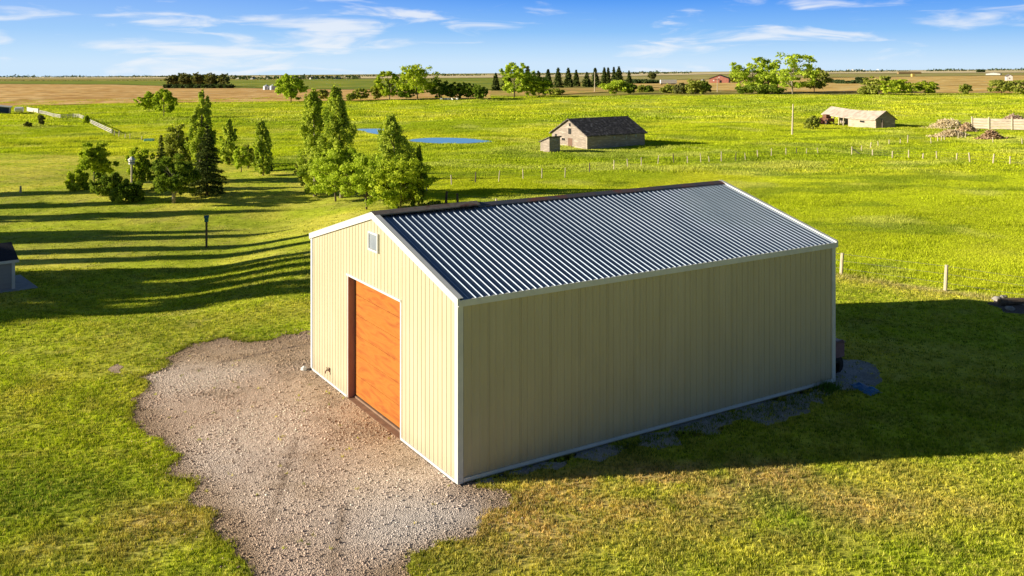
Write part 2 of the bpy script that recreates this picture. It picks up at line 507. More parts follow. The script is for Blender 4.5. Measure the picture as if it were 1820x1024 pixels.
field('stubble_field', 'wide tan stubble field behind the pasture on the left', -900, 872, [(-900, 150), (0, 150), (200, 151), (410, 157), (600, 160), (872, 162)],
      [(-900, 192), (0, 190), (120, 187), (300, 183), (520, 181), (872, 176)], fc((.70, .44, .15), (.50, .28, .09), 26, 5, 2, (.80, .57, .26)), 160, 60, .10)
field('crop_field', 'flat green crop field beyond the tan stubble', -900, 905, [(-900, 146), (0, 145), (420, 143.5), (560, 141.5), (905, 139)],
      [(-900, 149.6), (0, 149.6), (200, 150.6), (410, 156.6), (600, 159.6), (905, 160)], fc((.20, .27, .03), (.33, .34, .05), 90, 3, 3, (.15, .21, .03)), 120, 30, .14)
field('pale_field', 'pale straw coloured field under the horizon', -900, 2700, [(-900, 137.5), (0, 137.2), (600, 135.2), (910, 132.6), (1300, 128.6), (1820, 123.8), (2700, 118)],
      [(-900, 140.5), (0, 140.2), (560, 140.2), (905, 138.4), (1130, 135.5), (1300, 132), (1820, 129.6), (2700, 124)], fc((.72, .60, .36), (.62, .52, .28), 400, 2, 4), 120, 10, .2)
field('harvested_field', 'orange tan field on the right beyond the bushes', 1120, 2700, [(1120, 145), (1300, 141), (1820, 134.5), (2700, 126)],
      [(1120, 154), (1280, 162), (1440, 164.5), (1820, 166.5), (2700, 170)], fc((.74, .49, .15), (.50, .32, .10), 34, 6, 6, (.78, .62, .26)), 140, 60, .12)
field('meadow_strip', 'green meadow strip below the pale field on the right', 905, 2700, [(905, 139), (1130, 136), (1300, 132.5), (1820, 130.1), (2700, 124.5)],
      [(905, 150), (1120, 144.5), (1300, 140.5), (1820, 134), (2700, 125.6)], fc((.36, .33, .10), (.50, .42, .16), 120, 4, 8, (.22, .24, .06)), 120, 20, .16)
field('track_strip', 'sandy track edge between the spruces and the pasture', 870, 1260, [(870, 163), (1000, 158), (1260, 157)], [(870, 172.5), (960, 170.5), (1100, 163), (1260, 160)],
      fc((.60, .38, .13), (.40, .34, .08), 14, 4, 9), 60, 8, .10)


def sheet(name, poly_px, mat, lift, colfun, label, cat, jit=.12, step=.25, kind='structure', world=False):
    """irregular flat sheet on the near ground"""
    P = [Vector((p[0], p[1], 0)) for p in poly_px] if world else [at(*p) for p in poly_px]
    pts = []
    n = len(P)
    for i in range(n):
        a, b = P[i], P[(i + 1) % n]
        k = max(1, int((b - a).length / step))
        for j in range(k):
            q = a.lerp(b, j / k)
            d = (b - a).normalized(); nn = Vector((-d.y, d.x, 0))
            s = q.x * 1.3 + q.y * 2.1
            q = q + nn * jit * ((float(vnoise(q.x, q.y, .5, 3)) - .5) * 2 + (float(vnoise(q.x, q.y, .16, 8)) - .5) * 1.0)
            pts.append((q.x, q.y))
    import bmesh
    bm = bmesh.new()
    vs = [bm.verts.new((x, y, 0)) for x, y in pts]
    f = bm.faces.new(vs)
    bmesh.ops.triangulate(bm, faces=[f])
    for _ in range(9):
        es = [e for e in bm.edges if e.calc_length() > .2]
        if not es: break
        bmesh.ops.subdivide_edges(bm, edges=es, cuts=1, use_grid_fill=False)
        bmesh.ops.triangulate(bm, faces=[f for f in bm.faces if len(f.verts) > 3])
    me = bpy.data.meshes.new(name); bm.normal_update(); bm.to_mesh(me); bm.free()
    co = np.zeros(len(me.vertices) * 3, np.float32); me.vertices.foreach_get('co', co); co = co.reshape(-1, 3)
    co[:, 2] = gz(co[:, 0], co[:, 1]) + lift; me.vertices.foreach_set('co', co.ravel())
    if me.polygons and me.polygons[0].normal.z < 0: me.flip_normals()
    if colfun is not None:
        a = me.attributes.new('Col', 'FLOAT_COLOR', 'POINT')
        c = np.concatenate([colfun(co[:, 0], co[:, 1]), np.ones((len(co), 1))], 1).astype(np.float32)
        a.data.foreach_set('color', c.ravel())
    me.update()
    o = link_mesh(name, me, M[mat])
    tag(o, label, cat, kind=kind)
    return o, pts


def gravel_col(x, y):
    c = mixc((.56, .425, .335), (.67, .545, .455), sm((fbm(x, y, 2.5, 61) - .35) / .3))
    c = mixc(c, (.47, .33, .17), np.clip(spot(x, y, 660, 740, 2.6, 1.3, -1.0) + .6 * spot(x, y, 450, 640, 4, .7), 0, 1) * .6)
    c = mixc(c, (.50, .48, .48), np.clip(spot(x, y, 760, 930, 2.2, 1.4) + .5 * spot(x, y, 430, 830, 2, 1.2), 0, 1) * .6)
    c = mixc(c, (.36, .265, .185), sm((fbm(x, y, 1.1, 66) - .55) / .15) * .5)
    c = mixc(c, (.42, .29, .17), np.clip(spot(x, y, 420, 628, 3.2, .8, .2) + spot(x, y, 500, 612, 2.5, .7, .2), 0, 1) * .6)
    for a, b in (((525, 780), (480, 930)), ((610, 900), (590, 1040)), ((390, 645), (545, 612))):   # wheel ruts
        p, q = at(*a), at(*b); d = q - p; t = np.clip(((x - p.x) * d.x + (y - p.y) * d.y) / (d.x ** 2 + d.y ** 2), 0, 1)
        e = np.hypot(x - p.x - t * d.x, y - p.y - t * d.y)
        c = mixc(c, (.25, .185, .14), np.exp(-(e / .075) ** 2) * .8)
    # dusty brown margin
    gp = np.array([at(*q_)[:2] for q_ in gravel_px[1:-2]])
    dm = np.full(np.shape(x), 9.0)
    for a_, b_ in zip(gp, gp[1:]):
        d_ = b_ - a_; t_ = np.clip(((x - a_[0]) * d_[0] + (y - a_[1]) * d_[1]) / (d_ @ d_ + 1e-9), 0, 1)
        dm = np.minimum(dm, np.hypot(x - a_[0] - t_ * d_[0], y - a_[1] - t_ * d_[1]))
    return mixc(c, (.30, .21, .13), np.exp(-(dm / (.15 + .8 * fbm(x, y, 1.5, 29))) ** 2) * .75)


gravel_px = [(575, 588), (540, 591), (500, 600), (445, 606), (385, 602), (345, 611), (312, 628), (296, 642), (270, 657), (233, 672), (252, 682), (262, 690), (238, 700), (233, 725), (243, 748),
             (266, 772), (284, 800), (300, 830), (318, 850), (345, 872), (362, 892), (392, 922), (412, 960), (424, 1000), (418, 1060), (400, 1150), (690, 1180), (715, 1060), (722, 1015), (745, 996), (800, 976), (848, 955), (872, 925), (890, 900), (905, 876), (880, 866),
             (850, 866), (830, 850), (700, 700)]
gr, gravel_pts = sheet('gravel_driveway', gravel_px, 'gravel', .006, gravel_col, 'pinkish grey gravel apron in front of the shed', 'driveway', jit=.30)
ST, CT = math.sin(.561), math.cos(.561)
SH_A = Vector((-1.1568, 20.0962, 0))


def sh(x, y, z=0):
    """shed frame -> world"""
    return Vector((SH_A.x + CT * x - ST * y, SH_A.y + ST * x + CT * y, z))


strip = [sh(.3, -.05), sh(.6, -.55), sh(2, -.35), sh(3, -.6), sh(4.2, -.35), sh(5.5, -.75), sh(7, -.5), sh(8.5, -.95), sh(9.6, -.8), sh(10.6, -1.05), sh(11.6, -.75), sh(12.8, -.9), sh(13.7, -.2), sh(14.6, .6), sh(14.2, 1.5), sh(13.2, 2.4), sh(12.1, 2.2), sh(12.1, .1)]
gs, strip_pts = sheet('gravel_strip', [(p.x, p.y) for p in strip], 'gravel', .004, lambda x, y: mixc((.36, .35, .34), (.50, .49, .48), sm((fbm(x, y, .7, 5) - .35) / .3)), 'grey stone strip along the shaded side of the shed', 'gravel strip', jit=.45, world=True)
soil, soil_pts = sheet('soil_patch', [(188, 658), (205, 648), (222, 652), (216, 663), (198, 665)], 'gravel', .006, lambda x, y: mixc((.42, .30, .21), (.5, .38, .28), fbm(x, y, .5)), 'small bare soil patch in the lawn left of the gravel', 'soil', jit=.15)
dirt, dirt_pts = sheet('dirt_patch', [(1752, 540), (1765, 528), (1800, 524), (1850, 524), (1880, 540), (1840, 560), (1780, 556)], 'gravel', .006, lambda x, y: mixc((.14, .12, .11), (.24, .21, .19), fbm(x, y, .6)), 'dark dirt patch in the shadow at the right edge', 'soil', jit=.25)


def pond(px, label, name='pond', water='water', level=None):
    P = [at(*p) for p in px]
    n = len(P); z = min(p.z for p in P); zz = sum(p.z for p in P) / n + .05
    import bmesh
    # smooth outline
    pts = []
    for i in range(n):
        p0, p1, p2, p3 = P[i - 1], P[i], P[(i + 1) % n], P[(i + 2) % n]
        for j in range(6):
            t = j / 6
            q = .5 * ((2 * p1) + (-p0 + p2) * t + (2 * p0 - 5 * p1 + 4 * p2 - p3) * t * t + (-p0 + 3 * p1 - 3 * p2 + p3) * t ** 3)
            pts.append(q)
    bm = bmesh.new()
    c = bm.verts.new((sum(q.x for q in pts) / len(pts), sum(q.y for q in pts) / len(pts), 0))
    vs = [bm.verts.new((q.x, q.y, 0)) for q in pts]
    for i in range(len(vs)): bm.faces.new((c, vs[i], vs[(i + 1) % len(vs)]))
    for v in bm.verts: v.co.z = level if level is not None else float(gz(v.co.x, v.co.y)) + .12
    bmesh.ops.recalc_face_normals(bm, faces=bm.faces)
    me = bpy.data.meshes.new(name); bm.to_mesh(me); bm.free()
    if me.polygons[0].normal.z < 0: me.flip_normals()
    o = link_mesh(name, me, M[water])
    return tag(o, label, 'pond', kind='structure'), [(q.x, q.y) for q in pts]


def bank(px, level):
    c = (sum(a for a, b in px) / len(px), sum(b for a, b in px) / len(px))
    pond([(c[0] + (a - c[0]) * 1.05 + 1, c[1] + (b - c[1]) * 1.16) for a, b in px], 'pale muddy margin of the slough', 'pond_bank', 'mud', level=level)


_, pondA = pond([(634, 231), (660, 229.5), (690, 230), (704, 234), (700, 239), (684, 241), (664, 238)], 'small blue slough half hidden behind the poplars', level=BASINS[0][4] + .05)
_, pondB = pond([(725, 250), (760, 246), (810, 246), (845, 248), (878, 252), (850, 254), (800, 256), (755, 254)], 'wide blue slough to the left of the old barn', level=BASINS[1][4] + .05)
bank([(634, 231), (660, 229.5), (690, 230), (704, 234), (700, 239), (684, 241), (664, 238)], BASINS[0][4] + .025)
bank([(725, 250), (760, 246), (810, 246), (845, 248), (878, 252), (850, 254), (800, 256), (755, 254)], BASINS[1][4] + .025)
pond([(560, 169.5), (600, 166.5), (650, 166), (705, 166.5), (700, 170), (640, 171), (590, 172)], 'thin pale strip of water in the tan field')

# ------------------------------------------------------------------ the metal shed
L, W, HE, HR = 12.19, 8.98, 3.99, 5.22
SL = (HR - HE) / (W / 2 + .06)
shed = thing('metal_shed', 'large cream metal shed with ribbed steel roof and orange door', 'shed', SH_A, .561)


def roof_z(y):
    y = min(y, W - y)
    return HE + SL * (y + .06)


def rib_profile(length, period, flat_first, rib, seam=0):
    """offsets (s, height) along a ribbed panel; rib = (run, top, h)"""
    run, top, h = rib
    out = [(0, 0)]; n_ = 0
    s = flat_first
    while s + 2 * run + top < length - .02:
        out += [(s, 0), (s + run, h), (s + run + top, h), (s + 2 * run + top, 0)]
        # small stiffening bead between main ribs
        mid = s + run + top / 2 + period / 2
        n_ += 1
        if seam and n_ % seam == 0:      # lapped panel joint: a narrow open groove beside the rib
            e = s + 2 * run + top
            out += [(e + .004, 0), (e + .006, -.010), (e + .016, -.010), (e + .018, 0)]
        if seam and mid + .02 < length - .02:
            out += [(mid - .016, 0), (mid - .006, h * .28), (mid + .006, h * .28), (mid + .016, 0)]
        s += period
    out.append((length, 0))
    return out


DY0, DY1, DZ = 2.88, 6.17, 3.33
mb = MB()
prof = rib_profile(W, .205, .10, (.012, .020, .013), 4)
prof = sorted(set(prof + [(DY0, 0), (DY1, 0), (W / 2, 0)]))
for (s0, h0), (s1, h1) in zip(prof, prof[1:]):
    mid = (s0 + s1) / 2
    z0 = DZ if DY0 <= mid <= DY1 else 0.02
    mb.add([(-h0, s0, z0), (-h1, s1, z0), (-h1, s1, roof_z(s1) - .05), (-h0, s0, roof_z(s0) - .05)], [(0, 3, 2, 1)])
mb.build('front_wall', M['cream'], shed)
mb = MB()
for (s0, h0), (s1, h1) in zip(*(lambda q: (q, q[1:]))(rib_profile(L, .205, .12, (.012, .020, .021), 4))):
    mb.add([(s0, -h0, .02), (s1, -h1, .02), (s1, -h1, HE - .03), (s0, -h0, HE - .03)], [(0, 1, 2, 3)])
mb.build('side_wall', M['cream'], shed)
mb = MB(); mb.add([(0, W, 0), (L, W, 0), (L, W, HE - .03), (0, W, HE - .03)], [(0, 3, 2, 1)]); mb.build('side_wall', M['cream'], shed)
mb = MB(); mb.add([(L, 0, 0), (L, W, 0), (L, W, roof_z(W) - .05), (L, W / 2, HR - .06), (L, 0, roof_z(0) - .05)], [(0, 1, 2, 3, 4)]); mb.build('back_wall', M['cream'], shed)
# roof: two ribbed slopes, one mesh
mb = MB()
pr = rib_profile(L + .05, .174, .07, (.0113, .011, .0178))
for side in (0, 1):
    ye, yr = (-.07, W / 2) if side == 0 else (W + .07, W / 2)
    for (s0, h0), (s1, h1) in zip(pr, pr[1:]):
        x0, x1 = s0 - .02, s1 - .02
        q = [(x0, ye, HE - .005 + h0), (x1, ye, HE - .005 + h1), (x1, yr, HR + h1), (x0, yr, HR + h0)]
        mb.add(q, [(0, 1, 2, 3)] if side == 0 else [(3, 2, 1, 0)])
mb.build('roof', M['roof_metal'], shed)
# ridge cap: front length raised and grey-brown, long rusty length behind
def cap(x0, x1, lift, w, name, mat, tilt=0):
    mb = MB()
    n = 8
    for i in range(n):
        xa = x0 + (x1 - x0) * i / n; xb = x0 + (x1 - x0) * (i + 1) / n
        for sgn in (-1, 1):
            def P(x, o, up): return (x, W / 2 + sgn * o, HR - SL * o + lift + up + tilt * (x - x0))
            mb.add([P(xa, 0, .02), P(xb, 0, .02), P(xb, w, 0), P(xa, w, 0)], [(0, 1, 2, 3)])
            mb.add([P(xa, w, 0), P(xb, w, 0), P(xb, w, -.03), P(xa, w, -.03)], [(0, 1, 2, 3)])
    return mb.build(name, mat, shed)
o = cap(-.06, 3.05, .065, .20, 'ridge_cap', M['grey_flash'], .008); o['label'] = 'loose grey brown front length of ridge flashing'
o = cap(3.0, L + .07, .035, .18, 'ridge_cap', M['rust_cap']); o['label'] = 'dark rusty length of ridge flashing'
# white trims
tw = .115  # trim width
for (cx, cy, sx, sy) in ((0, 0, -1, -1), (0, W, -1, 1), (L, 0, 1, -1), (L, W, 1, 1)):
    mb = MB()
    e = .026
    zt = HE - .06
    xa, xb = (-e, tw) if sx < 0 else (L - tw, L + e)
    mb.box(xa, (-e if sy < 0 else W - .001), .03, xb, (.001 if sy < 0 else W + e), zt)
    ya, yb = (.001, tw) if sy < 0 else (W - tw, W - .001)
    mb.box((-e if sx < 0 else L), ya, .03, (0 if sx < 0 else L + e), yb, zt)
    mb.build('corner_trim', M['white_trim'], shed, bevel=.004)
for sgn in (0, 1):
    y0 = -.085 if sgn == 0 else W + .03
    mb = MB(); mb.box(-.03, y0, HE - .135, L + .045, y0 + .055, HE + .005); mb.build('eave_trim', M['white_trim'], shed)
for x0, x1 in ((-.055, -.001), (L + .001, L + .075)):
    for sgn in (0, 1):
        ya = -.075 if sgn == 0 else W + .075
        za, zb = HE - .01, HR
        pl = [(ya, za - .105), (W / 2, zb - .12), (W / 2, zb + .055), (ya, za + .05)]
        mb = MB(); mb.prism(pl, x0, x1)
        xt0, xt1 = (x0 - .004, .085) if x0 < 0 else (L - .03, x1 + .004)
        mb.prism([(ya, za + .052), (W / 2, zb + .057), (W / 2, zb + .063), (ya, za + .058)], xt0, xt1)
        mb.build('rake_trim', M['white_trim'], shed)
mb = MB(); mb.box(tw, -.034, .06, L - tw, -.001, .135); mb.build('base_trim', M['white_trim'], shed)
for ya, yb in ((tw, DY0 - .06), (DY1 + .04, W - tw)):
    mb = MB(); mb.box(-.032, ya, .03, -.001, yb, .085); mb.build('base_trim', M['white_trim'], shed)
mb = MB(); mb.box(tw, .02, -.3, L - tw, .12, .03); mb.box(.03, .12, -.3, .12, DY0 - .05, .03); mb.box(.03, DY1 + .05, -.3, .12, W - .12, .03); mb.build('footing', M['post_dark'], shed)
# recessed door
RC = .19
mb = MB()
for k in range(6):
    z0 = .10 + k * .5417
    mb.box(RC, DY0 + .02, z0 + .0035, RC + .05, DY1 - .05, z0 + .5382)
mb.build('door', M['plywood'], shed)
mb = MB()
mb.box(-.012, DY0 - .06, .03, .0, DY0, DZ); mb.box(-.03, DY0 - .06, DZ, 0.0, DY1 + .06, DZ + .055); mb.box(-.012, DY1, .03, 0, DY1 + .04, DZ)
mb.build('door_trim', M['white_trim'], shed)
mb = MB()
mb.box(.001, DY1 - .03, .03, RC + .06, DY1 + .02, DZ); mb.box(.001, DY0 - .02, .03, RC + .06, DY0 + .012, DZ)
mb.box(.001, DY0 + .012, DZ, RC + .06, DY1 - .03, DZ + .04)
mb.build('door_jamb', M['jamb'], shed)
mb = MB(); mb.box(-.02, DY0 - .02, -.05, RC + .06, DY1 + .02, .02); mb.box(RC - .03, DY0, .02, RC + .04, DY1, .07); mb.build('door_sill', M['sill_wood'], shed)
mb = MB(); mb.box(RC + .055, DY0 - .3, 0, RC + .075, DY1 + .3, DZ + .3); mb.build('door_backing', M['dark'], shed)
# gable vent with louvres
v = MB(); y0, y1, z0, z1 = 4.12, 4.72, 4.28, 4.77
for a in ((y0, z0, y1, z0 + .05), (y0, z1 - .05, y1, z1), (y0, z0 + .05, y0 + .045, z1 - .05), (y1 - .045, z0 + .05, y1, z1 - .05)): v.box(-.055, a[0], a[1], -.002, a[2], a[3])
vent = v.build('gable_vent', M['white_trim'], shed)
v = MB()
for k in range(9):
    z = z0 + .06 + k * .042
    v.add([(-.045, y0 + .045, z), (-.045, y1 - .045, z), (-.012, y1 - .045, z + .04), (-.012, y0 + .045, z + .04)], [(0, 1, 2, 3)])
v.box(-.008, y0 + .04, z0 + .04, -.002, y1 - .04, z1 - .04)
v.build('louvre', M['galv'], vent)
# faucet
v = MB(); v.tube([(-.0, 7.53, .40), (-.10, 7.53, .40), (-.13, 7.53, .36), (-.13, 7.53, .32)], [.018] * 4, 8); v.tube([(-.08, 7.53, .40), (-.08, 7.53, .46)], [.012, .012], 6); v.tube([(-.08, 7.49, .465), (-.08, 7.57, .465)], [.012, .012], 6)
v.box(-.02, 7.47, .34, -.0175, 7.59, .46)
v.build('faucet', M['rustmetal'], shed)
# screw rows are too fine to see; downpipe elbow at the far left corner
q = sh(-.22, W + .08)


def rock(name, label, cat, p, r, sq=.7, mat='stone', seed=0, group=None):
    import bmesh
    bm = bmesh.new(); bmesh.ops.create_icosphere(bm, subdivisions=2, radius=r)
    rr = random.Random(seed)
    ph = [rr.uniform(0, 6) for _ in range(6)]
    for v in bm.verts:
        n = v.co.normalized()
        k = 1 + .16 * math.sin(n.x * 3 + ph[0]) + .14 * math.sin(n.y * 4 + ph[1]) + .12 * math.sin(n.z * 5 + n.x * 3 + ph[2])
        v.co = n * r * k; v.co.z *= sq
    me = bpy.data.meshes.new(name); bm.to_mesh(me); bm.free()
    o = link_mesh(name, me, M[mat]); o.location = (p.x, p.y, p.z + r * sq * .55); o.rotation_euler = (0, 0, rr.uniform(0, 6))
    return tag(o, label, cat, group)


rock('stone', 'small white stone at the left front corner of the cream shed', 'stone', q, .10, .75, 'whitepaint', 3)


# ------------------------------------------------------------------ generic gabled building, local x along the ridge, gable front at x=0
def gabled(name, label, cat, A, th, L, W, H, HRr, wall, roof, front=(), side=(), over=.2, thick=.08, group=None, wallname='wall'):
    t = thing(name, label, cat, A, th, group)
    mb = MB()
    poly = [(0, -.3), (W, -.3), (W, H), (W / 2, HRr), (0, H)]
    mb.prism(poly, 0, L); mb.build(wallname, wall, t)
    s = (HRr - H) / (W / 2)
    mb = MB()
    for sg in (0, 1):
        ye = -over if sg == 0 else W + over
        ze = H - s * over
        mb.prism([(ye, ze + .01), (W / 2, HRr + .01), (W / 2, HRr + thick), (ye, ze + thick)], -over, L + over)
    mb.build('roof', roof, t)
    for (nm, y, z, w, h, mt) in front:
        mb = MB(); mb.box(-.03, y - w / 2, z, .02, y + w / 2, z + h); wi = mb.build(nm, M[mt], t)
    for (nm, x, z, w, h, mt) in side:
        mb = MB(); mb.box(x - w / 2, -.03, z, x + w / 2, .02, z + h); mb.build(nm, M[mt], t)
    return t


def frame_from(pxA, pxC, pyleft=None):
    A = at(*pxA); Cc = at(*pxC); d = (Cc - A); d.z = 0
    return A, math.atan2(d.y, d.x), d.length


def width_to(A, th, px):
    u = (px - CX) / F_PX; n = Vector((-math.sin(th), math.cos(th), 0))
    return (u * A.y - A.x) / (n.x - u * n.y)


def height_at(P, py): return CAM_H - (py - CY) / F_PX * P.y - P.z


FOOT = []   # building footprints kept free of grass


def foot(A, th, x0, y0, x1, y1):
    c, s = math.cos(th), math.sin(th)
    FOOT.append([(A.x + c * x - s * y, A.y + s * x + c * y) for x, y in ((x0, y0), (x1, y0), (x1, y1), (x0, y1))])


# old barn
A, th, Lb = frame_from((1043.5, 265.5), (1146, 258.5))
Wb = width_to(A, th, 981)
Hb = height_at(A, 241.5)
Rp = A + Vector((-math.sin(th), math.cos(th), 0)) * Wb / 2
Hbr = CAM_H - (212.5 - CY) / F_PX * Rp.y - A.z
k = Rp.y / F_PX
print('barn', A, th, Lb, Wb, Hb, Hbr)
barn = gabled('old_barn', 'weathered old barn with dark sagging shingle roof standing in the pasture', 'barn', A, th, Lb, Wb, Hb, Hbr, M['oldwood'], M['shingle'],
              front=[('window', Wb * .48, 2.42, .32, .34, 'dark'), ('window', Wb * .48, 1.52, .52, .66, 'dark'), ('window', Wb * .88, 1.0, .32, .38, 'dark'), ('window', Wb * .66, .72, .6, .27, 'dark'), ('door', Wb * .47, 0.03, .75, 1.02, 'barn_door')],
              side=[('window', Lb * .46, Hb - .48, .24, .28, 'concrete'), ('window', Lb * .67, Hb - .62, .13, .42, 'concrete'), ('window', Lb * .84, Hb - .44, .24, .28, 'concrete')], over=.25, thick=.12)
foot(A, th, 0, 0, Lb, Wb)
v = MB()   # weather boards proud of the gable corner
v.box(-.035, -.04, -.2, .12, .12, Hb - .05); v.build('corner_board', M['oldwood_pale'], barn)
# small lean-to shed in front of it: mono-pitch
A2 = at(976.5, 271); th2 = th
Wl = width_to(A2, th2, 960.5); Ll = 1.0
d2 = Vector((math.cos(th2), math.sin(th2), 0))
u = (995.5 - CX) / F_PX
Ll = (u * A2.y - A2.x) / (d2.x - u * d2.y)
Hh = height_at(A2, 245); Hlo = CAM_H - (252.5 - CY) / F_PX * (A2.y + math.cos(th2) * Wl) - A2.z
t = thing('lean_to_shed', 'small slant roofed plank shed in front of the old barn', 'shed', A2, th2)
v = MB(); v.prism([(0, -.2), (Wl, -.2), (Wl, Hlo), (0, Hh)], 0, Ll); v.build('wall', M['oldwood'], t)
v = MB(); s = (Hh - Hlo) / Wl; v.prism([(-.15, Hh + .02 + s * .15), (Wl + .15, Hlo + .02 - s * .15), (Wl + .15, Hlo + .1 - s * .15), (-.15, Hh + .1 + s * .15)], -.15, Ll + .15); v.build('roof', M['shingle'], t)
foot(A2, th2, 0, 0, Ll, Wl)

# collapsing machine shed on the right
A3 = at(1463, 219.5); C3 = at(1557, 228.2); dd = C3 - A3; th3 = math.atan2(dd.y, dd.x); L3 = math.hypot(dd.x, dd.y)
n3v = Vector((-math.sin(th3), math.cos(th3), 0)); base_r = C3
u = (1586 - CX) / F_PX; W3 = abs((u * C3.y - C3.x) / (n3v.x - u * n3v.y)); W3 = max(3.0, min(W3, 8))
H3 = height_at(C3, 211.5); mid = C3 + n3v * W3 / 2; HR3 = CAM_H - (198.0 - CY) / F_PX * mid.y - C3.z
t = thing('ruined_shed', 'tumbledown open sided shed with bleached sagging roof', 'shed', (A3.x, A3.y, C3.z), th3)
print('ruin', A3, th3, L3, W3, H3, HR3)
mL = MB()
mL.box(L3 * .50, 0, -.3, L3, .1, H3); mL.build('front_wall', M['oldwood_pale'], t)
v = MB(); v.prism([(0, -.3), (W3, -.3), (W3, H3), (W3 / 2, HR3), (0, H3)], L3 - .1, L3 - .002); v.build('end_wall', M['oldwood'], t)
v = MB(); v.box(0, W3 - .1, -.3, L3 * .3, W3, H3); v.box(L3 * .5, W3 - .1, -.3, L3 - .12, W3, H3); v.build('back_wall', M['oldwood'], t)
v = MB(); nseg = 12
for sg in (0, 1):
    for i in range(nseg):
        xa = L3 * i / nseg - .2; xb = L3 * (i + 1) / nseg + (.2 if i == nseg - 1 else -.2)
        sag = lambda x: -.28 * math.sin(math.pi * max(0, min(1, x / L3))) - .25 * max(0, .25 - x / L3)
        y0 = -.25 if sg == 0 else W3 + .25
        za, zb = sag(xa), sag(xb)
        s = (HR3 - H3) / (W3 / 2) * .25
        v.add([(xa, y0, H3 - s + za * .6), (xb, y0, H3 - s + zb * .6), (xb, W3 / 2, HR3 + zb), (xa, W3 / 2, HR3 + za)], [(0, 1, 2, 3)])
        v.add([(xa, y0, H3 - s + za * .6 + .1), (xb, y0, H3 - s + zb * .6 + .1), (xb, W3 / 2, HR3 + zb + .1), (xa, W3 / 2, HR3 + za + .1)], [(0, 1, 2, 3)])
        v.add([(xa, y0, H3 - s + za * .6), (xb, y0, H3 - s + zb * .6), (xb, y0, H3 - s + zb * .6 + .1), (xa, y0, H3 - s + za * .6 + .1)], [(0, 1, 2, 3)])
v.build('roof', M['shingle_pale'], t)
for x in (.02, .1, .2, .31, .40):
    v = MB(); v.bar((L3 * x, .1, -.2), (L3 * x + .1, .1, H3 - .15), .16, .16); v.build('post', M['post'], t)
v = MB(); v.box(L3 * .72, -.03, H3 * .45, L3 * .80, .02, H3 * .66); v.build('window', M['dark'], t)
v = MB(); v.bar((L3 - .02, W3 * .3, .0), (L3 - .02, W3 * .3, H3 * .9), .08, .7); v.build('door', M['post_dark'], t)
foot(A3, th3, 0, 0, L3, W3)
# rusted wreck under its open end
pw = A3 + Vector((math.cos(th3), math.sin(th3), 0)) * L3 * .13 - n3v * .6
t = thing('rusty_implement', 'rusted farm implement under the open end of the ruined shed', 'farm machine', (pw.x, pw.y, pw.z), th3)
v = MB(); v.box(-1.4, -.4, .45, 1.3, .8, 1.0); v.build('body', M['rustmetal'], t, bevel=.08)
v = MB(); v.box(-.6, -.3, 1.0, .6, .6, 1.55); v.build('cab', M['rustmetal'], t, bevel=.08)
for x in (-1.0, .95):
    v = MB(); v.tube([(x, -.5, .42), (x, -.28, .42)], [.42, .42], 14); w_ = v.build('wheel', M['rubber'], t)
    v = MB(); v.tube([(x, -.52, .42), (x, -.50, .42)], [.2, .2], 10); v.build('rim', M['rustmetal'], w_)

# small outbuilding at the left edge with its concrete pad
A4 = at(25.8, 515); th4 = .70
c4, s4 = math.cos(th4), math.sin(th4); L4, W4 = 3.6, 2.5
B4 = Vector((A4.x - c4 * L4, A4.y - s4 * L4, A4.z))
H4 = height_at(A4, 461); Rp = A4 + Vector((-s4, c4, 0)) * W4 / 2; HR4 = CAM_H - (433 - CY) / F_PX * Rp.y - A4.z
print('outb', A4, H4, HR4)
t = gabled('small_outbuilding', 'small grey outbuilding with black roof at the left edge', 'shed', B4, th4, L4, W4, H4, HR4, M['greysiding'], M['blackroof'], over=.14, thick=.06)
v = MB(); v.box(L4 - .11, -.02, 0, L4 + .02, 0, H4 - .05); v.box(L4, .001, 0, L4 + .02, .12, H4 - .05); v.build('corner_trim', M['white_trim'], t)
v = MB(); v.box(-.15, -.165, H4 - .12, L4 + .15, -.141, H4 + .0); v.build('fascia', M['white_trim'], t)
v = MB(); v.box(-.4, -.35, -.15, L4 + .85, W4 + .3, .05); o = v.build('concrete_pad', M['concrete'], t, bevel=.01)
foot(B4, th4, -.4, -.35, L4 + .85, W4 + .3)

# wagon behind the shed's far corner
pw = sh(12.76, .32)
t = thing('farm_wagon', 'faded maroon farm wagon parked behind the far corner of the shed', 'wagon', pw, .561)
v = MB(); v.box(-.62, -.2, .62, .02, 2.6, .70); v.box(-.62, -.2, .70, -.58, 2.6, 1.12); v.box(-.02, -.2, .70, .02, 2.6, 1.05); v.box(-.58, -.2, .70, -.02, -.16, 1.1); v.box(-.58, 2.56, .70, -.02, 2.6, 1.1); v.build('box', M['maroon'], t)
v = MB(); v.add([(-.66, -.24, 1.16), (.06, -.24, 1.05), (.06, 2.64, 1.12), (-.66, 2.64, 1.22)], [(0, 1, 2, 3)]); v.add([(-.66, -.24, 1.13), (.06, -.24, 1.02), (.06, 2.64, 1.09), (-.66, 2.64, 1.19)], [(3, 2, 1, 0)]); v.build('cover', M['maroon'], t)
v = MB(); v.box(-.5, -.1, .42, -.1, 2.5, .62); v.build('chassis', M['rubber'], t)
for y in (.25, 2.1):
    for x in (-.55, .05):
        v = MB(); v.tube([(x - .08, y, .33), (x + .08, y, .33)], [.33, .33], 16); w_ = v.build('wheel', M['rubber'], t)
        v = MB(); v.tube([(x + (.081 if x > -.2 else -.1), y, .33), (x + (.1 if x > -.2 else -.081), y, .33)], [.16, .16], 10); v.build('rim', M['rustmetal'], w_)
v = MB(); v.bar((-.3, 2.6, .5), (-.3, 3.6, .2), .08, .08); v.build('tow_bar', M['rustmetal'], t)

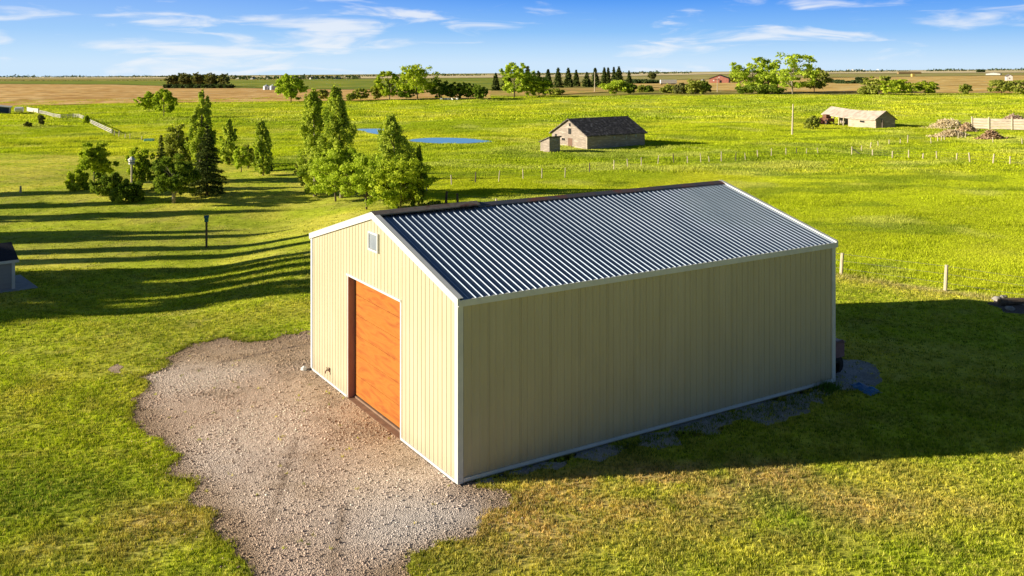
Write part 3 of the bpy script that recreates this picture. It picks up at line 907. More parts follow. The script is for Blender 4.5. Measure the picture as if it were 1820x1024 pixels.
# crumpled blue tarp
tx = np.linspace(0, 1, 26); ty = np.linspace(0, 1, 18); TX, TY = np.meshgrid(tx, ty)
ca = [at(1510, 683), at(1541, 703), at(1570, 700), at(1532, 681)]
ca = [Vector((p.x, p.y, 0)) for p in ca]
PX = (ca[0].x * (1 - TX) + ca[3].x * TX) * (1 - TY) + (ca[1].x * (1 - TX) + ca[2].x * TX) * TY
PY = (ca[0].y * (1 - TX) + ca[3].y * TX) * (1 - TY) + (ca[1].y * (1 - TX) + ca[2].y * TX) * TY
PX = PX + .18 * (fbm(TX * 3, TY * 3, 1, 4) - .5); PY = PY + .3 * (fbm(TX * 3, TY * 3, 1, 14) - .5)
PZ = .015 + .16 * fbm(TX * 5, TY * 5, 1, 2) ** 2 * (1 - (2 * TX - 1) ** 4) * (1 - (2 * TY - 1) ** 4)
ii = (np.arange(17)[:, None] * 26 + np.arange(25)[None]).ravel()
o = link_mesh('tarp', fast_mesh('tarp', np.stack([PX, PY, PZ], -1).reshape(-1, 3), np.stack([ii, ii + 1, ii + 27, ii + 26], 1), smooth=True), M['tarp'])
tag(o, 'crumpled blue tarp lying in the shade beyond the shed corner', 'tarp')

# two birdhouses and posts in the lawn
p = at(367, 440)
s = p.y / F_PX
t = thing('birdhouse', 'teal birdhouse box on a tall dark post in the lawn', 'birdhouse', p, .25)
hh = (440 - 394) * s
v = MB(); v.box(-.055, -.055, -.1, .055, .055, hh); v.build('post', M['post_dark'], t)
v = MB(); v.box(-.10, -.12, hh, .10, .12, hh + .22); v.build('box', M['teal'], t)
v = MB(); v.add([(-.13, -.16, hh + .215), (.13, -.16, hh + .215), (.13, .16, hh + .30), (-.13, .16, hh + .30), (-.13, -.16, hh + .235), (.13, -.16, hh + .235), (.13, .16, hh + .32), (-.13, .16, hh + .32)], [(0, 3, 2, 1), (4, 5, 6, 7), (0, 1, 5, 4), (1, 2, 6, 5), (2, 3, 7, 6), (3, 0, 4, 7)]); v.build('roof', M['teal'], t)
v = MB(); v.tube([(0, -.121, hh + .13), (0, -.124, hh + .13)], [.03, .03], 10); v.build('hole', M['dark'], t)
p = at(234, 349); s = p.y / F_PX; hh = (349 - 292) * s
t = thing('purple_martin_house', 'white round topped birdhouse on a wooden pole among the shrubs', 'birdhouse', p)
v = MB(); v.tube([(0, 0, -.2), (0, 0, hh)], [.07, .06], 8); v.build('pole', M['post'], t)
v = MB(); v.tube([(0, 0, hh), (0, 0, hh + .30)], [.20, .20], 8); hb = v.build('box', M['whitepaint'], t)
v = MB(); v.tube([(0, 0, hh + .30), (0, 0, hh + .34), (0, 0, hh + .50), (0, 0, hh + .54)], [.27, .26, .06, .03], 8); v.build('roof', M['whitepaint'], t)
for kx in range(8):
    v = MB(); a = (kx + .5) * math.pi / 4; v.box(.19 * math.cos(a) - .03, .19 * math.sin(a) - .03, hh + .1, .19 * math.cos(a) + .03, .19 * math.sin(a) + .03, hh + .17)
    v.build('hole', M['dark'], hb)
p = at(36.5, 343)
t = MB(); t.tube([(0, 0, -.2), (.01, 0, .3), (.0, 0, .52)], [.08, .075, .06], 8)
o = t.build('stump_post', M['post'], None); o.location = p; tag(o, 'short weathered post alone in the lawn at the left', 'post')

# turquoise stock trough
p = at(265, 251)
t = thing('stock_trough', 'pale turquoise stock trough by the end of the white fence', 'trough', p, .1)
v = MB(); wv = .55
for a in (-1, 1): v.box(-wv, a * .4 - .04, 0, wv, a * .4 + .04, .3)
for a in (-1, 1): v.box(a * wv - .04, -.36, 0, a * wv + .04, .36, .3)
v.box(-wv, -.36, .05, wv, .36, .09); v.build('tank', M['turq'], t, bevel=.02)
v = MB(); v.box(-wv + .06, -.355, .24, wv - .06, .355, .25); v.build('water', M['water'], t)


# ------------------------------------------------------------------ fences
def fence(name, label, posts, wires=(.35, .75, 1.1), r=.06, mats=('post',), wire=True, cat='fence', braces=(), k_=1.0):
    """posts: (px, py_base, height m)"""
    P = [(at(a, b), h * k_) for a, b, h in posts]; wires = [w_ * k_ for w_ in wires]
    o0 = P[0][0]
    t = thing(name, label, cat, o0)
    rr = random.Random(len(posts))
    for i, (p, h) in enumerate(P):
        q = p - o0
        v = MB(); k = rr.uniform(.85, 1.2); lx = rr.uniform(-.11, .11)
        v.tube([q + Vector((0, 0, -.2)), q + Vector((lx * .5, 0, h * .5)), q + Vector((lx, 0, h))], [r * k, r * k, r * k * .92], 7)
        v.build('post', M[mats[i % len(mats)]], t)
    for i in braces:
        q = P[i][0] - o0
        v = MB(); v.bar(q + Vector((0, 0, 1.0 * k_)), q + Vector((.95, .2, .03)), .10, .10); v.build('brace', M['post'], t)
    if wire:
        for hz in wires:
            v = MB(); v.tube([p - o0 + Vector((0, 0, hz * min(1, h / (1.15 * k_)))) for p, h in P], [.006] * len(P), 4); v.build('wire', M['wire'], t)
    return t


fence('wire_fence', 'long wire fence on thin posts crossing the pasture below the old barn',
      [(757, 345, 1.15), (803, 329, 1.1), (845, 326, 1.25), (886, 323, 1.25), (930, 318, 1.15), (963, 317, 1.15), (1004, 316, 1.15), (1048, 306, 1.1), (1091, 301, 1.15), (1116, 299, 1.2), (1140, 296, 1.2), (1169, 292, 1.2), (1198, 291, 1.4), (1222, 290, 1.0), (1246, 289, 1.3), (1261, 288, .8), (1282, 287, 1.4), (1307, 286, 1.2), (1325, 284, 1.0), (1347, 280, 1.1), (1371, 278, 1.2), (1397, 276, 1.1), (1416, 275, 1.0), (1433, 273, .8), (1454, 272, .8)],
      r=.045, mats=('post', 'post', 'post_dark', 'post', 'post'), k_=.70)
fence('wire_fence', 'wire fence line behind the cream shed with posts at its right', [(792, 368, 1.1), (814, 372, 1.1), (881, 384, 1.15), (1495, 489, 1.05), (1680, 517, 1.15), (1900, 551, 1.1)], r=.075, mats=('post_dark', 'post_dark', 'post', 'post', 'post', 'post'), k_=.9)
fence('wire_fence', 'leaning wire fence with a braced corner post at the right of the pasture', [(1514, 275, 1.2), (1551, 277, .9), (1586, 281, 1.0), (1615, 283, 1.3), (1640, 283, .8), (1665, 283, 1.1), (1700, 284, .9), (1724, 288, 1.25), (1765, 290, 1.2), (1795, 293, 1.1), (1850, 297, 1.1)], r=.06, braces=(0,), k_=.72)
fence('wire_fence', 'broken row of old posts below the straw coloured brush heaps', [(1531, 268, .9), (1547, 263, 1.0), (1561, 259, .8), (1580, 257, .9), (1600, 256, .9), (1613, 254, 1.5), (1655, 255, 1.1), (1667, 251, 1.0), (1673, 250, 1.0), (1679, 249, 1.0), (1703, 246, 1.1), (1716, 245, 1.0), (1765, 253, 1.0), (1817, 256, 1.0)], r=.055, wire=False, k_=.64)

# white three-rail fence at the left
path = [(70, 202), (82, 204.5), (95, 208.5), (108, 210.5), (120, 210), (130, 209), (140, 209.5), (149, 213), (157, 218), (166, 222.5), (176, 227.5), (187, 233), (199, 239)]
P = [at(*a) for a in path]
t = thing('rail_fence', 'white three rail fence curving over the pasture at the left', 'fence', P[0])
for p in P:
    q = p - P[0]
    v = MB(); v.box(q.x - .06, q.y - .06, q.z - .2, q.x + .06, q.y + .06, q.z + .78); v.build('post', M['whitefence'], t)
for hz in (.20, .44, .68):
    v = MB()
    for a, b in zip(P, P[1:]): v.bar(a - P[0] + Vector((0, 0, hz)), b - P[0] + Vector((0, 0, hz)), .04, .10)
    v.build('rail', M['whitefence'], t)
fence('wire_fence', 'short wire fence ending the white rail fence', [(203, 241, 1.3), (211, 243, 1.5), (222, 246, 1.1), (231, 247, 1.3), (252, 249, 1.0)], r=.05, k_=.55)

# bleached plank corral at the right edge
P = [at(1727, 229), at(1757, 230.5), at(1798, 231.5), at(1840, 232.5), at(1890, 234)]
t = thing('plank_corral', 'bleached plank corral fence at the right edge', 'fence', P[0])
for p in P:
    q = p - P[0]; v = MB(); v.tube([q + Vector((0, -.12, -.2)), q + Vector((0, -.12, 1.75))], [.13, .12], 7); v.build('post', M['post'], t)
for a, b in zip(P, P[1:]):
    v = MB()
    for hz in (.25, .62, .99, 1.36): v.bar(a - P[0] + Vector((0, 0, hz)), b - P[0] + Vector((0, 0, hz + .04)), .05, .33)
    v.build('plank_panel', M['oldwood_pale'], t)


# poles
def pole(label, px, py, top, r, lean=0, mat='post', arm=False, name='utility_pole'):
    p = at(px, py); h = (py - top) / F_PX * p.y
    t = thing(name, label, 'pole', p)
    v = MB(); v.tube([(0, 0, -.3), (lean * .5, 0, h * .5), (lean, 0, h)], [r, r * .85, r * .6], 8); v.build('shaft', M[mat], t)
    if arm:
        v = MB(); v.box(-1.1, -.08, h - .9, 1.1, .08, h - .72); v.build('cross_arm', M['post_dark'], t)


pole('tall bare grey pole leaning beside the ruined shed', 1408, 240, 185, .13, .12)
pole('utility pole in front of the row of spruces', 1057, 164, 128, .2, 0, 'post', True)
pole('slim utility pole in front of the red barn', 1275, 164, 138, .18, 0, 'post', True)
pole('white flagpole beside the far grove', 396, 156, 130, .18, 0, 'whitepaint')

# ------------------------------------------------------------------ far buildings
def facing(px, py, wpx, th, L, heave, hridge, *a, **k):
    """gabled building whose right front corner stands at (px,py), gable wpx wide"""
    A = at(px, py); Wd = abs(width_to(A, th, px - wpx)); s = A.y / F_PX
    return A, th, L, Wd, heave * s, hridge * s


a = facing(1295, 148, 34, 1.28, 16, 8, 14)
gabled('red_barn', 'faded red barn with wide gable at the far right of the spruces', 'barn', *a, M['redbarn'], M['blackroof'], front=[('door', a[3] * .42, .1, a[3] * .12, a[4] * .62, 'dark'), ('window', a[3] * .78, a[4] * .45, a[3] * .07, a[4] * .25, 'whitepaint'), ('window', a[3] * .5, a[4] * 1.2, a[3] * .06, a[4] * .2, 'whitepaint')], over=.35, thick=.3)
foot(*a[:2], 0, 0, a[2], a[3])
p = at(1203, 151); s = p.y / F_PX
t = thing('white_trailer', 'long white trailer parked left of the red barn', 'trailer', p, .04)
v = MB(); v.box(-29 * s, 0, .9, 0, 2.6, 9 * s); v.build('body', M['whitepaint'], t, bevel=.08)
for x in (-3.0, -1.8, -27 * s):
    v = MB(); v.tube([(x, -.05, .5), (x, .3, .5)], [.5, .5], 12); v.build('wheel', M['rubber'], t)
v = MB(); v.box(-28 * s, .3, .6, -.3, 2.2, .9); v.build('chassis', M['rubber'], t)
a = facing(1250, 146, 5, 1.2, 5, 3.2, 4.6); gabled('white_hut', 'tiny white hut beside the red barn', 'hut', *a, M['whitepaint'], M['whitepaint'], over=.2, thick=.15)


def bin_(px, py, w, top, label):
    p = at(px, py); s = p.y / F_PX; r = w / 2 * s; h = (py - top) * s
    t = thing('grain_bin', label, 'grain bin', p, 0, 'grain bins in the stubble field')
    v = MB(); v.tube([(0, 0, -.3), (0, 0, h * .72)], [r, r], 20); v.build('wall', M['bin_steel'], t, smooth=False)
    v = MB(); v.tube([(0, 0, h * .72), (0, 0, h * .97), (0, 0, h)], [r * 1.04, r * .18, r * .15], 20); v.build('roof', M['bin_steel'], t)
    v = MB(); v.box(-.5, -r - .06, 0, .5, -r + .3, 2.0); v.build('door', M['galv'], t)


bin_(473.5, 160.5, 11.5, 150.5, 'left pale steel grain bin standing in the stubble field')
bin_(485, 160.5, 11, 150, 'right bluish steel grain bin standing in the stubble field')
# stack and sheds in the far right fields
p = at(1638, 132); s = p.y / F_PX
t = MB(); n = 14
prof = [(0, 0), (0, 2.5), (1.2, 4.0), (3.5, 4.6), (5.8, 4.0), (7, 2.5), (7, 0)]
t.prism([(y, z * s * 1.1 * .9) for y, z in prof], -41 * s, 0)
o = t.build('haystack', M['hay'], None, bevel=.4); o.location = p; tag(o, 'long dark haystack on the far right field', 'haystack')
p = at(1628, 136.5); s = p.y / F_PX
t = MB(); t.box(-7 * s, 0, -.3, -1 * s, 4, 5.2 * s); o = t.build('bale_stack', M['hay_yellow'], None, bevel=.5); o.location = p; tag(o, 'small yellow bale stack in front of the dark haystack', 'bale stack')
a = facing(1778, 134, 26, .95, 9, 3.0, 4.6); gabled('farm_shed', 'low grey farm shed on the far right field', 'shed', *a, M['farwall'], M['farroof'], over=.4, thick=.3)
a = facing(1800, 144, 11, 1.2, 9, 8, 11); gabled('farm_house', 'pale tall farm house at the far right edge', 'house', *a, M['farwall'], M['farroof'], front=[('window', a[3] * .5, a[4] * .5, a[3] * .2, a[4] * .2, 'dark')], over=.3, thick=.3)
# cluster at the left edge of the pasture
a = facing(16, 202.5, 70, 2.0, 6, 11, 14.5); gabled('blue_shed', 'dark blue shed with pale roof at the left edge', 'shed', *a, M['bluemetal'], M['farwall'], over=.3, thick=.15)
foot(*a[:2], 0, 0, a[2], a[3])
p = at(34, 201); s = p.y / F_PX
t = thing('white_tank', 'rounded white tank beside the blue shed', 'tank', p, .2)
v = MB(); v.tube([(-.9, 0, .8), (-.8, 0, .8), (.8, 0, .8), (.9, 0, .8)], [.4, .62, .62, .4], 14); v.build('vessel', M['whitepaint'], t)
for x in (-.5, .5):
    v = MB(); v.box(x - .08, -.4, -.1, x + .08, .4, .4); v.build('leg', M['rustmetal'], t)
P = [at(48, 198), at(57, 200), at(68, 201.5)]
t = thing('board_fence', 'solid white board fence next to the rail fence', 'fence', P[0])
for a_, b_ in zip(P, P[1:]):
    v = MB(); v.bar(a_ - P[0] + Vector((0, 0, .55)), b_ - P[0] + Vector((0, 0, .55)), .05, .95); v.build('panel', M['whitefence'], t)
for p in P:
    q = p - P[0]; v = MB(); v.box(q.x - .08, q.y + .03, q.z - .2, q.x + .08, q.y + .19, q.z + 1.12); v.build('post', M['whitefence'], t)

# distant town
rt = random.Random(5)
for i in range(16):
    px = rt.uniform(412, 600); py = rt.uniform(139.6, 141.6)
    A = at(px, py); s = A.y / F_PX
    gabled('house', 'small pale house among the trees of the distant town', 'house', A, rt.uniform(.9, 1.5), rt.uniform(8, 14), rt.uniform(2.5, 5) * s * 1.4, 2.2 * s, 3.6 * s, M['whitepaint' if i % 3 else 'farwall'], M['farroof'], over=.4, thick=.4, group='houses of the distant town')
for i, (px, py) in enumerate([(1465, 126.2), (1510, 125.6), (1517, 125.6), (1537, 125.2), (1562, 125)]):
    A = at(px, py); s = A.y / F_PX
    gabled('farmstead', 'small white farmstead building under the horizon on the right', 'house', A, 1.2, 14, 4 * s, 1.6 * s, 2.6 * s, M['whitepaint'], M['whitepaint'], over=.4, thick=.4, group='white farmstead buildings on the horizon')

# ------------------------------------------------------------------ trees
def leaf_quads(cent, size, rg, up=0.0, aspect=1.0, outward=None):
    n = len(cent)
    nr = rg.normal(size=(n, 3)); nr[:, 2] += up
    if outward is not None: nr += outward * 1.1
    nr /= np.linalg.norm(nr, axis=1, keepdims=True) + 1e-9
    a = np.cross(nr, rg.normal(size=(n, 3))); a /= np.linalg.norm(a, axis=1, keepdims=True) + 1e-9
    b = np.cross(nr, a)
    s = (size * rg.uniform(.55, 1.35, n))[:, None]
    a = a * s; b = b * s * aspect
    # irregular leaf spray
    V = np.stack([cent - a, cent - b * .8 + a * .15, cent + a, cent + b * .8 - a * .1], 1).reshape(-1, 3)
    return V, np.arange(4 * n).reshape(-1, 4)


def crown_points(kind, rg, n):
    """points of a crown in a unit box: radius 1, height 0..1, with clumps; returns points, clump shade"""
    if kind == 'poplar':
        k = 120
        t = np.sort(rg.uniform(.06, .99, k)); prof = np.where(t < .28, .6 + t * 1.43, 1.0 - ((t - .28) / .72) ** 2.1 * .86) * rg.uniform(.72, 1.15, k)
        ang = rg.uniform(0, 6.28, k); rr = prof * np.sqrt(rg.uniform(.02, .95, k)) * .88
        cc = np.stack([rr * np.cos(ang), rr * np.sin(ang), t], 1)
        cr = np.stack([.06 + .11 * prof, .06 + .11 * prof, .03 + .05 * rg.random(k)], 1)
    elif kind == 'round':
        k = 95
        d = rg.normal(size=(k, 3)); d[:, 2] = d[:, 2] * .9 + .1; d /= np.linalg.norm(d, axis=1, keepdims=True)
        q = rg.uniform(.35, .95, k)[:, None] * d
        q *= (1 + .22 * np.sin(3 * np.arctan2(d[:, 1], d[:, 0]) + rg.uniform(0, 6)) * (1 - np.abs(d[:, 2])))[:, None]
        cc = np.stack([q[:, 0], q[:, 1], .54 + q[:, 2] * .47], 1)
        cr = np.stack([rg.uniform(.10, .22, k), rg.uniform(.10, .22, k), rg.uniform(.035, .075, k)], 1)
    elif kind == 'open':      # spreading, gappy
        k = 60
        ang = rg.uniform(0, 6.28, k); t = rg.uniform(.2, .97, k)
        rr = np.sin(np.clip((t - .08) / 1.0, 0, 1) * math.pi) ** .6 * np.sqrt(rg.uniform(.05, 1.0, k)) * .95
        cc = np.stack([rr * np.cos(ang), rr * np.sin(ang), t], 1)
        cr = np.stack([rg.uniform(.09, .2, k), rg.uniform(.09, .2, k), rg.uniform(.035, .075, k)], 1)
    elif kind == 'bush':
        k = 50
        ang = rg.uniform(0, 6.28, k); rr = np.sqrt(rg.random(k)) * .82; t = rg.uniform(.15, 1, k) * (1 - .45 * rr ** 2)
        cc = np.stack([rr * np.cos(ang), rr * np.sin(ang), t * .85], 1)
        cr = np.stack([rg.uniform(.12, .24, k)] * 2 + [rg.uniform(.08, .15, k)], 1)
    i = rg.integers(0, k, n)
    d = rg.normal(size=(n, 3)); d /= np.linalg.norm(d, axis=1, keepdims=True)
    r = rg.random(n) ** .45 * np.where(rg.random(n) < .12, 1.5, 1.0)
    p = cc[i] + d * cr[i] * r[:, None]
    sh_ = rg.normal(0, 1, k)[i]
    return p, sh_, d, cc


def tree_meshes(kind, height, width, rg, n, leaf, cols, trunk_mat, lean=(0, 0), trunk_r=None, stem=.18):
    """returns trunk mesh builder, crown mesh"""
    R = width / 2
    tr = trunk_r or max(.04, height * .016)
    mb = MB()
    if kind == 'spruce':
        pts = []; nr = []; out = []
        lay = 26
        rows = []
        for li in range(lay):
            t = .06 + .92 * (li + rg.uniform(0, .6)) / lay
            rad_ = (1 - t) ** .82 * rg.uniform(.8, 1.12) + .03
            nb = max(5, int(13 * (1 - t) + 5))
            for b in range(nb):
                rows.append((t, rad_ * rg.uniform(.75, 1.1), rg.uniform(0, 6.28)))
        rows = np.array(rows); i = rg.integers(0, len(rows), n)
        s = rg.random(n) ** .6
        t, rr, an = rows[i].T
        an = an + rg.normal(0, .16, n)
        x = rr * s * np.cos(an) * R; y = rr * s * np.sin(an) * R
        z = (t - .055 * s ** 1.3 * (1 - t) + rg.normal(0, .006, n)) * height
        P = np.stack([x, y, z], 1)
        shd = rg.normal(0, 1, len(rows))[i]
        ow = np.stack([np.cos(an), np.sin(an), np.full(n, .6)], 1)
        Vv, Fa = leaf_quads(P, leaf, rg, up=.6, aspect=.5, outward=ow * .4)
        mb.tube([(0, 0, -.2), (0, 0, height * .5), (0, 0, height * .98)], [tr * 1.2, tr * .7, .015], 7)
    else:
        p, shd, d, cc = crown_points(kind, rg, n)
        P = p * np.array([R, R, height])
        P[:, 2] *= height / np.percentile(P[:, 2], 99.7)
        zt = P[:, 2] / height
        P[:, 0] += lean[0] * zt ** 1.5 * R; P[:, 1] += lean[1] * zt ** 1.5 * R
        P[:, 2] = np.maximum(P[:, 2], .04 * height)
        Vv, Fa = leaf_quads(P, leaf, rg, up=.3, aspect=.8, outward=d)
        # trunk and limbs
        if kind == 'bush':
            for k in range(6):
                c = cc[rg.integers(len(cc))] * np.array([R, R, height]) * .8
                mb.tube([(rg.uniform(-.1, .1) * R, rg.uniform(-.1, .1) * R, -.1), (c[0] * .5, c[1] * .5, c[2] * .55), tuple(c)], [tr, tr * .7, tr * .3], 5)
        else:
            top = .93 if kind == 'poplar' else .72
            bx = lean[0] * R
            mb.tube([(0, 0, -.2), (rg.uniform(-.03, .03) * R, 0, height * .2), (bx * .3 + rg.uniform(-.05, .05) * R, rg.uniform(-.05, .05) * R, height * .5), (bx * top ** 1.5, 0, height * top)], [tr * 1.25, tr, tr * .65, tr * .2], 8)
            for k in rg.permutation(len(cc))[:14 if kind != 'poplar' else 10]:
                c = cc[k] * np.array([R, R, height]); c[0] += lean[0] * (c[2] / height) ** 1.5 * R
                z0 = max(stem * height, c[2] - (.30 if kind != 'poplar' else .16) * height)
                x0 = bx * (z0 / height) ** 1.5
                mb.tube([(x0, 0, z0), ((x0 + c[0]) / 2, c[1] * .5, (z0 + c[2]) / 2 + .02 * height), tuple(c)], [tr * .5, tr * .35, tr * .12], 5)
    c1, c2 = np.array(cols[0]), np.array(cols[1])
    t = np.clip(.52 + .26 * shd + rg.normal(0, .24, n), 0, 1)[:, None]
    col = c1 * (1 - t) + c2 * t
    return mb, Vv, Fa, col


LEAFC = {'poplar': ((.20, .29, .03), (.62, .68, .10)), 'round': ((.19, .28, .02), (.58, .65, .06)), 'dark': ((.08, .14, .018), (.27, .35, .045)),
         'lime': ((.27, .37, .028), (.58, .68, .08)), 'spruce': ((.035, .06, .02), (.14, .17, .04)), 'brown': ((.12, .13, .05), (.24, .24, .08)), 'olive': ((.20, .24, .04), (.44, .46, .09)),
         'far': ((.045, .075, .03), (.10, .14, .05)), 'unused': ((.12, .18, .014), (.31, .36, .028))}


def tree(name, label, px, py, top, wpx, kind, cols, n, seed, leaf=None, lean=(0, 0), bark='bark', group=None, stem=.18, cat='tree', tr=None, loc=None, size=None):
    rg = np.random.default_rng(seed)
    p = at(px, py) if loc is None else Vector(loc)
    s = p.y / F_PX
    leaf = leaf or max(.05, 2.0 * s); wpx *= 1.2; n = int(n * 2.4)
    h, w = ((py - top) * s, wpx * s) if size is None else size
    mb, Vv, Fa, col = tree_meshes(kind, h, w, rg, n, leaf, LEAFC[cols], bark, lean, tr, stem)
    t = thing(name, label, cat, (p.x, p.y, p.z - .03), rg.uniform(0, .5) if lean == (0, 0) else 0, group)
    mb.build('trunk' if kind != 'bush' else 'stem', M[bark], t, smooth=True)
    link_mesh('crown' if kind != 'bush' else 'foliage', fast_mesh('crown', Vv, Fa, col), M['needle' if kind == 'spruce' else 'leaf'], t)
    return t


# garden trees left of the shed
T = tree
T('round_tree', 'bushy bright green tree leftmost of the lawn trees', 168, 326, 254, 60, 'round', 'round', 5200, 11)
T('shrub', 'low dark shrub at the left foot of the bushy green tree', 137, 337, 300, 38, 'bush', 'round', 2200, 12, cat='shrub')
T('shrub', 'dark shrub just left of the white birdhouse pole', 188, 346, 306, 50, 'bush', 'dark', 2600, 13, cat='shrub')
T('shrub', 'dark shrub in front of the white birdhouse pole', 229, 357, 318, 54, 'bush', 'dark', 2800, 14, cat='shrub')
T('leafy_tree', 'slim leafy tree right behind the white birdhouse', 247, 338, 262, 42, 'round', 'round', 3400, 15)
T('round_tree', 'dark round tree with pale forked trunk in front of the spruce', 309, 361, 276, 72, 'round', 'dark', 5600, 16, bark='bark_pale', tr=.12)
T('spruce_tree', 'broad dark spruce beside the dark round tree', 368, 347, 220, 64, 'spruce', 'spruce', 7500, 17)
T('spruce_tree', 'thin young spruce behind the dark round tree', 286, 336, 236, 30, 'spruce', 'olive', 2600, 18)
T('leafy_tree', 'tawny green tree between the thin spruce and the tall poplar', 316, 322, 222, 52, 'round', 'olive', 3600, 19)
T('poplar_tree', 'tall ragged poplar rising behind the broad spruce', 357, 324, 164, 52, 'poplar', 'poplar', 6500, 20, lean=(.1, 0))
T('poplar_tree', 'slim young poplar standing right of the broad spruce', 407, 293, 212, 34, 'poplar', 'poplar', 2800, 21)
T('sapling', 'thin sapling left of the brown stemmed small tree', 429, 306, 262, 28, 'open', 'lime', 1300, 22, cat='sapling')
T('sapling', 'small thin stemmed tree between the two slim poplars', 441, 300, 258, 24, 'open', 'olive', 1200, 23, cat='sapling')
T('shrub', 'dark shrub left of the slim leaning poplar', 454, 297, 268, 28, 'bush', 'dark', 1300, 24, cat='shrub')
T('poplar_tree', 'slim leaning poplar with pale trunk in open lawn', 468, 312, 214, 36, 'poplar', 'poplar', 2800, 25, lean=(-.25, 0), bark='bark_pale', stem=.25)
T('spruce_tree', 'tiny dark spruce at the foot of the leaning poplar', 478, 304, 278, 14, 'spruce', 'spruce', 700, 26)
T('poplar_tree', 'left of the two tallest poplars with leaning tip', 560, 349, 161, 62, 'poplar', 'poplar', 7600, 27, lean=(-.15, 0), bark='bark_pale')
T('poplar_tree', 'right of the two tallest poplars with pale trunk', 607, 352, 156, 68, 'poplar', 'poplar', 8600, 28, lean=(-.3, 0), bark='bark_pale')
T('poplar_tree', 'broad twin topped poplar nearest the shed ridge', 706, 369, 207, 94, 'poplar', 'poplar', 8600, 29, lean=(-.2, 0), bark='bark_pale')
T('poplar_tree', 'narrow poplar shoot right of the twin topped poplar', 744, 364, 258, 26, 'poplar', 'poplar', 2400, 30)
T('leafy_tree', 'dull green small tree at the left of the poplar group', 546, 342, 280, 44, 'round', 'olive', 2400, 31)
T('leafy_tree', 'yellow green spreading tree in front of the tallest poplars', 597, 358, 264, 88, 'round', 'lime', 5600, 32, stem=.2)
T('leafy_tree', 'yellow green tree with dark trunk just left of the shed gable', 652, 372, 278, 90, 'round', 'lime', 5800, 33, stem=.22)
T('leafy_tree', 'dense green tree right behind the shed ridge front', 712, 377, 278, 104, 'round', 'round', 6000, 34)
T('leafy_tree', 'dark green tree at the right end of the poplar group', 737, 373, 292, 48, 'round', 'dark', 3000, 35)
T('shrub', 'low weedy shrub at the right foot of the poplar group', 778, 372, 358, 60, 'bush', 'olive', 1500, 36, cat='shrub')
# pasture, left
T('shrub', 'thin brown shrub in the pasture below the white fence', 73, 224, 204, 11, 'open', 'brown', 350, 37, cat='shrub')
T('shrub', 'tiny low shrub left of the thin brown shrub', 49, 226, 217, 12, 'bush', 'brown', 200, 38, cat='shrub')
T('shrub', 'round dark bush growing at the bend of the white fence', 153, 219, 206, 11, 'bush', 'round', 400, 39, cat='shrub')
T('leafy_tree', 'left of the two trees at the edge of the stubble', 265, 199, 164, 40, 'round', 'round', 1800, 40)
T('leafy_tree', 'right of the two trees at the edge of the stubble', 291, 208, 159, 40, 'open', 'round', 1800, 41)
T('leafy_tree', 'lone spreading tree at the near edge of the stubble field', 517, 183, 133, 46, 'round', 'lime', 2600, 42, stem=.2)
T('shrub', 'dark bush left of the far water strip', 573, 177, 160, 22, 'round', 'olive', 600, 43, cat='shrub')
T('leafy_tree', 'small tree left in the pair by the far water', 624, 180, 166, 16, 'round', 'olive', 500, 44)
T('leafy_tree', 'small tree right in the pair by the far water', 641, 179, 158, 24, 'open', 'olive', 600, 45)
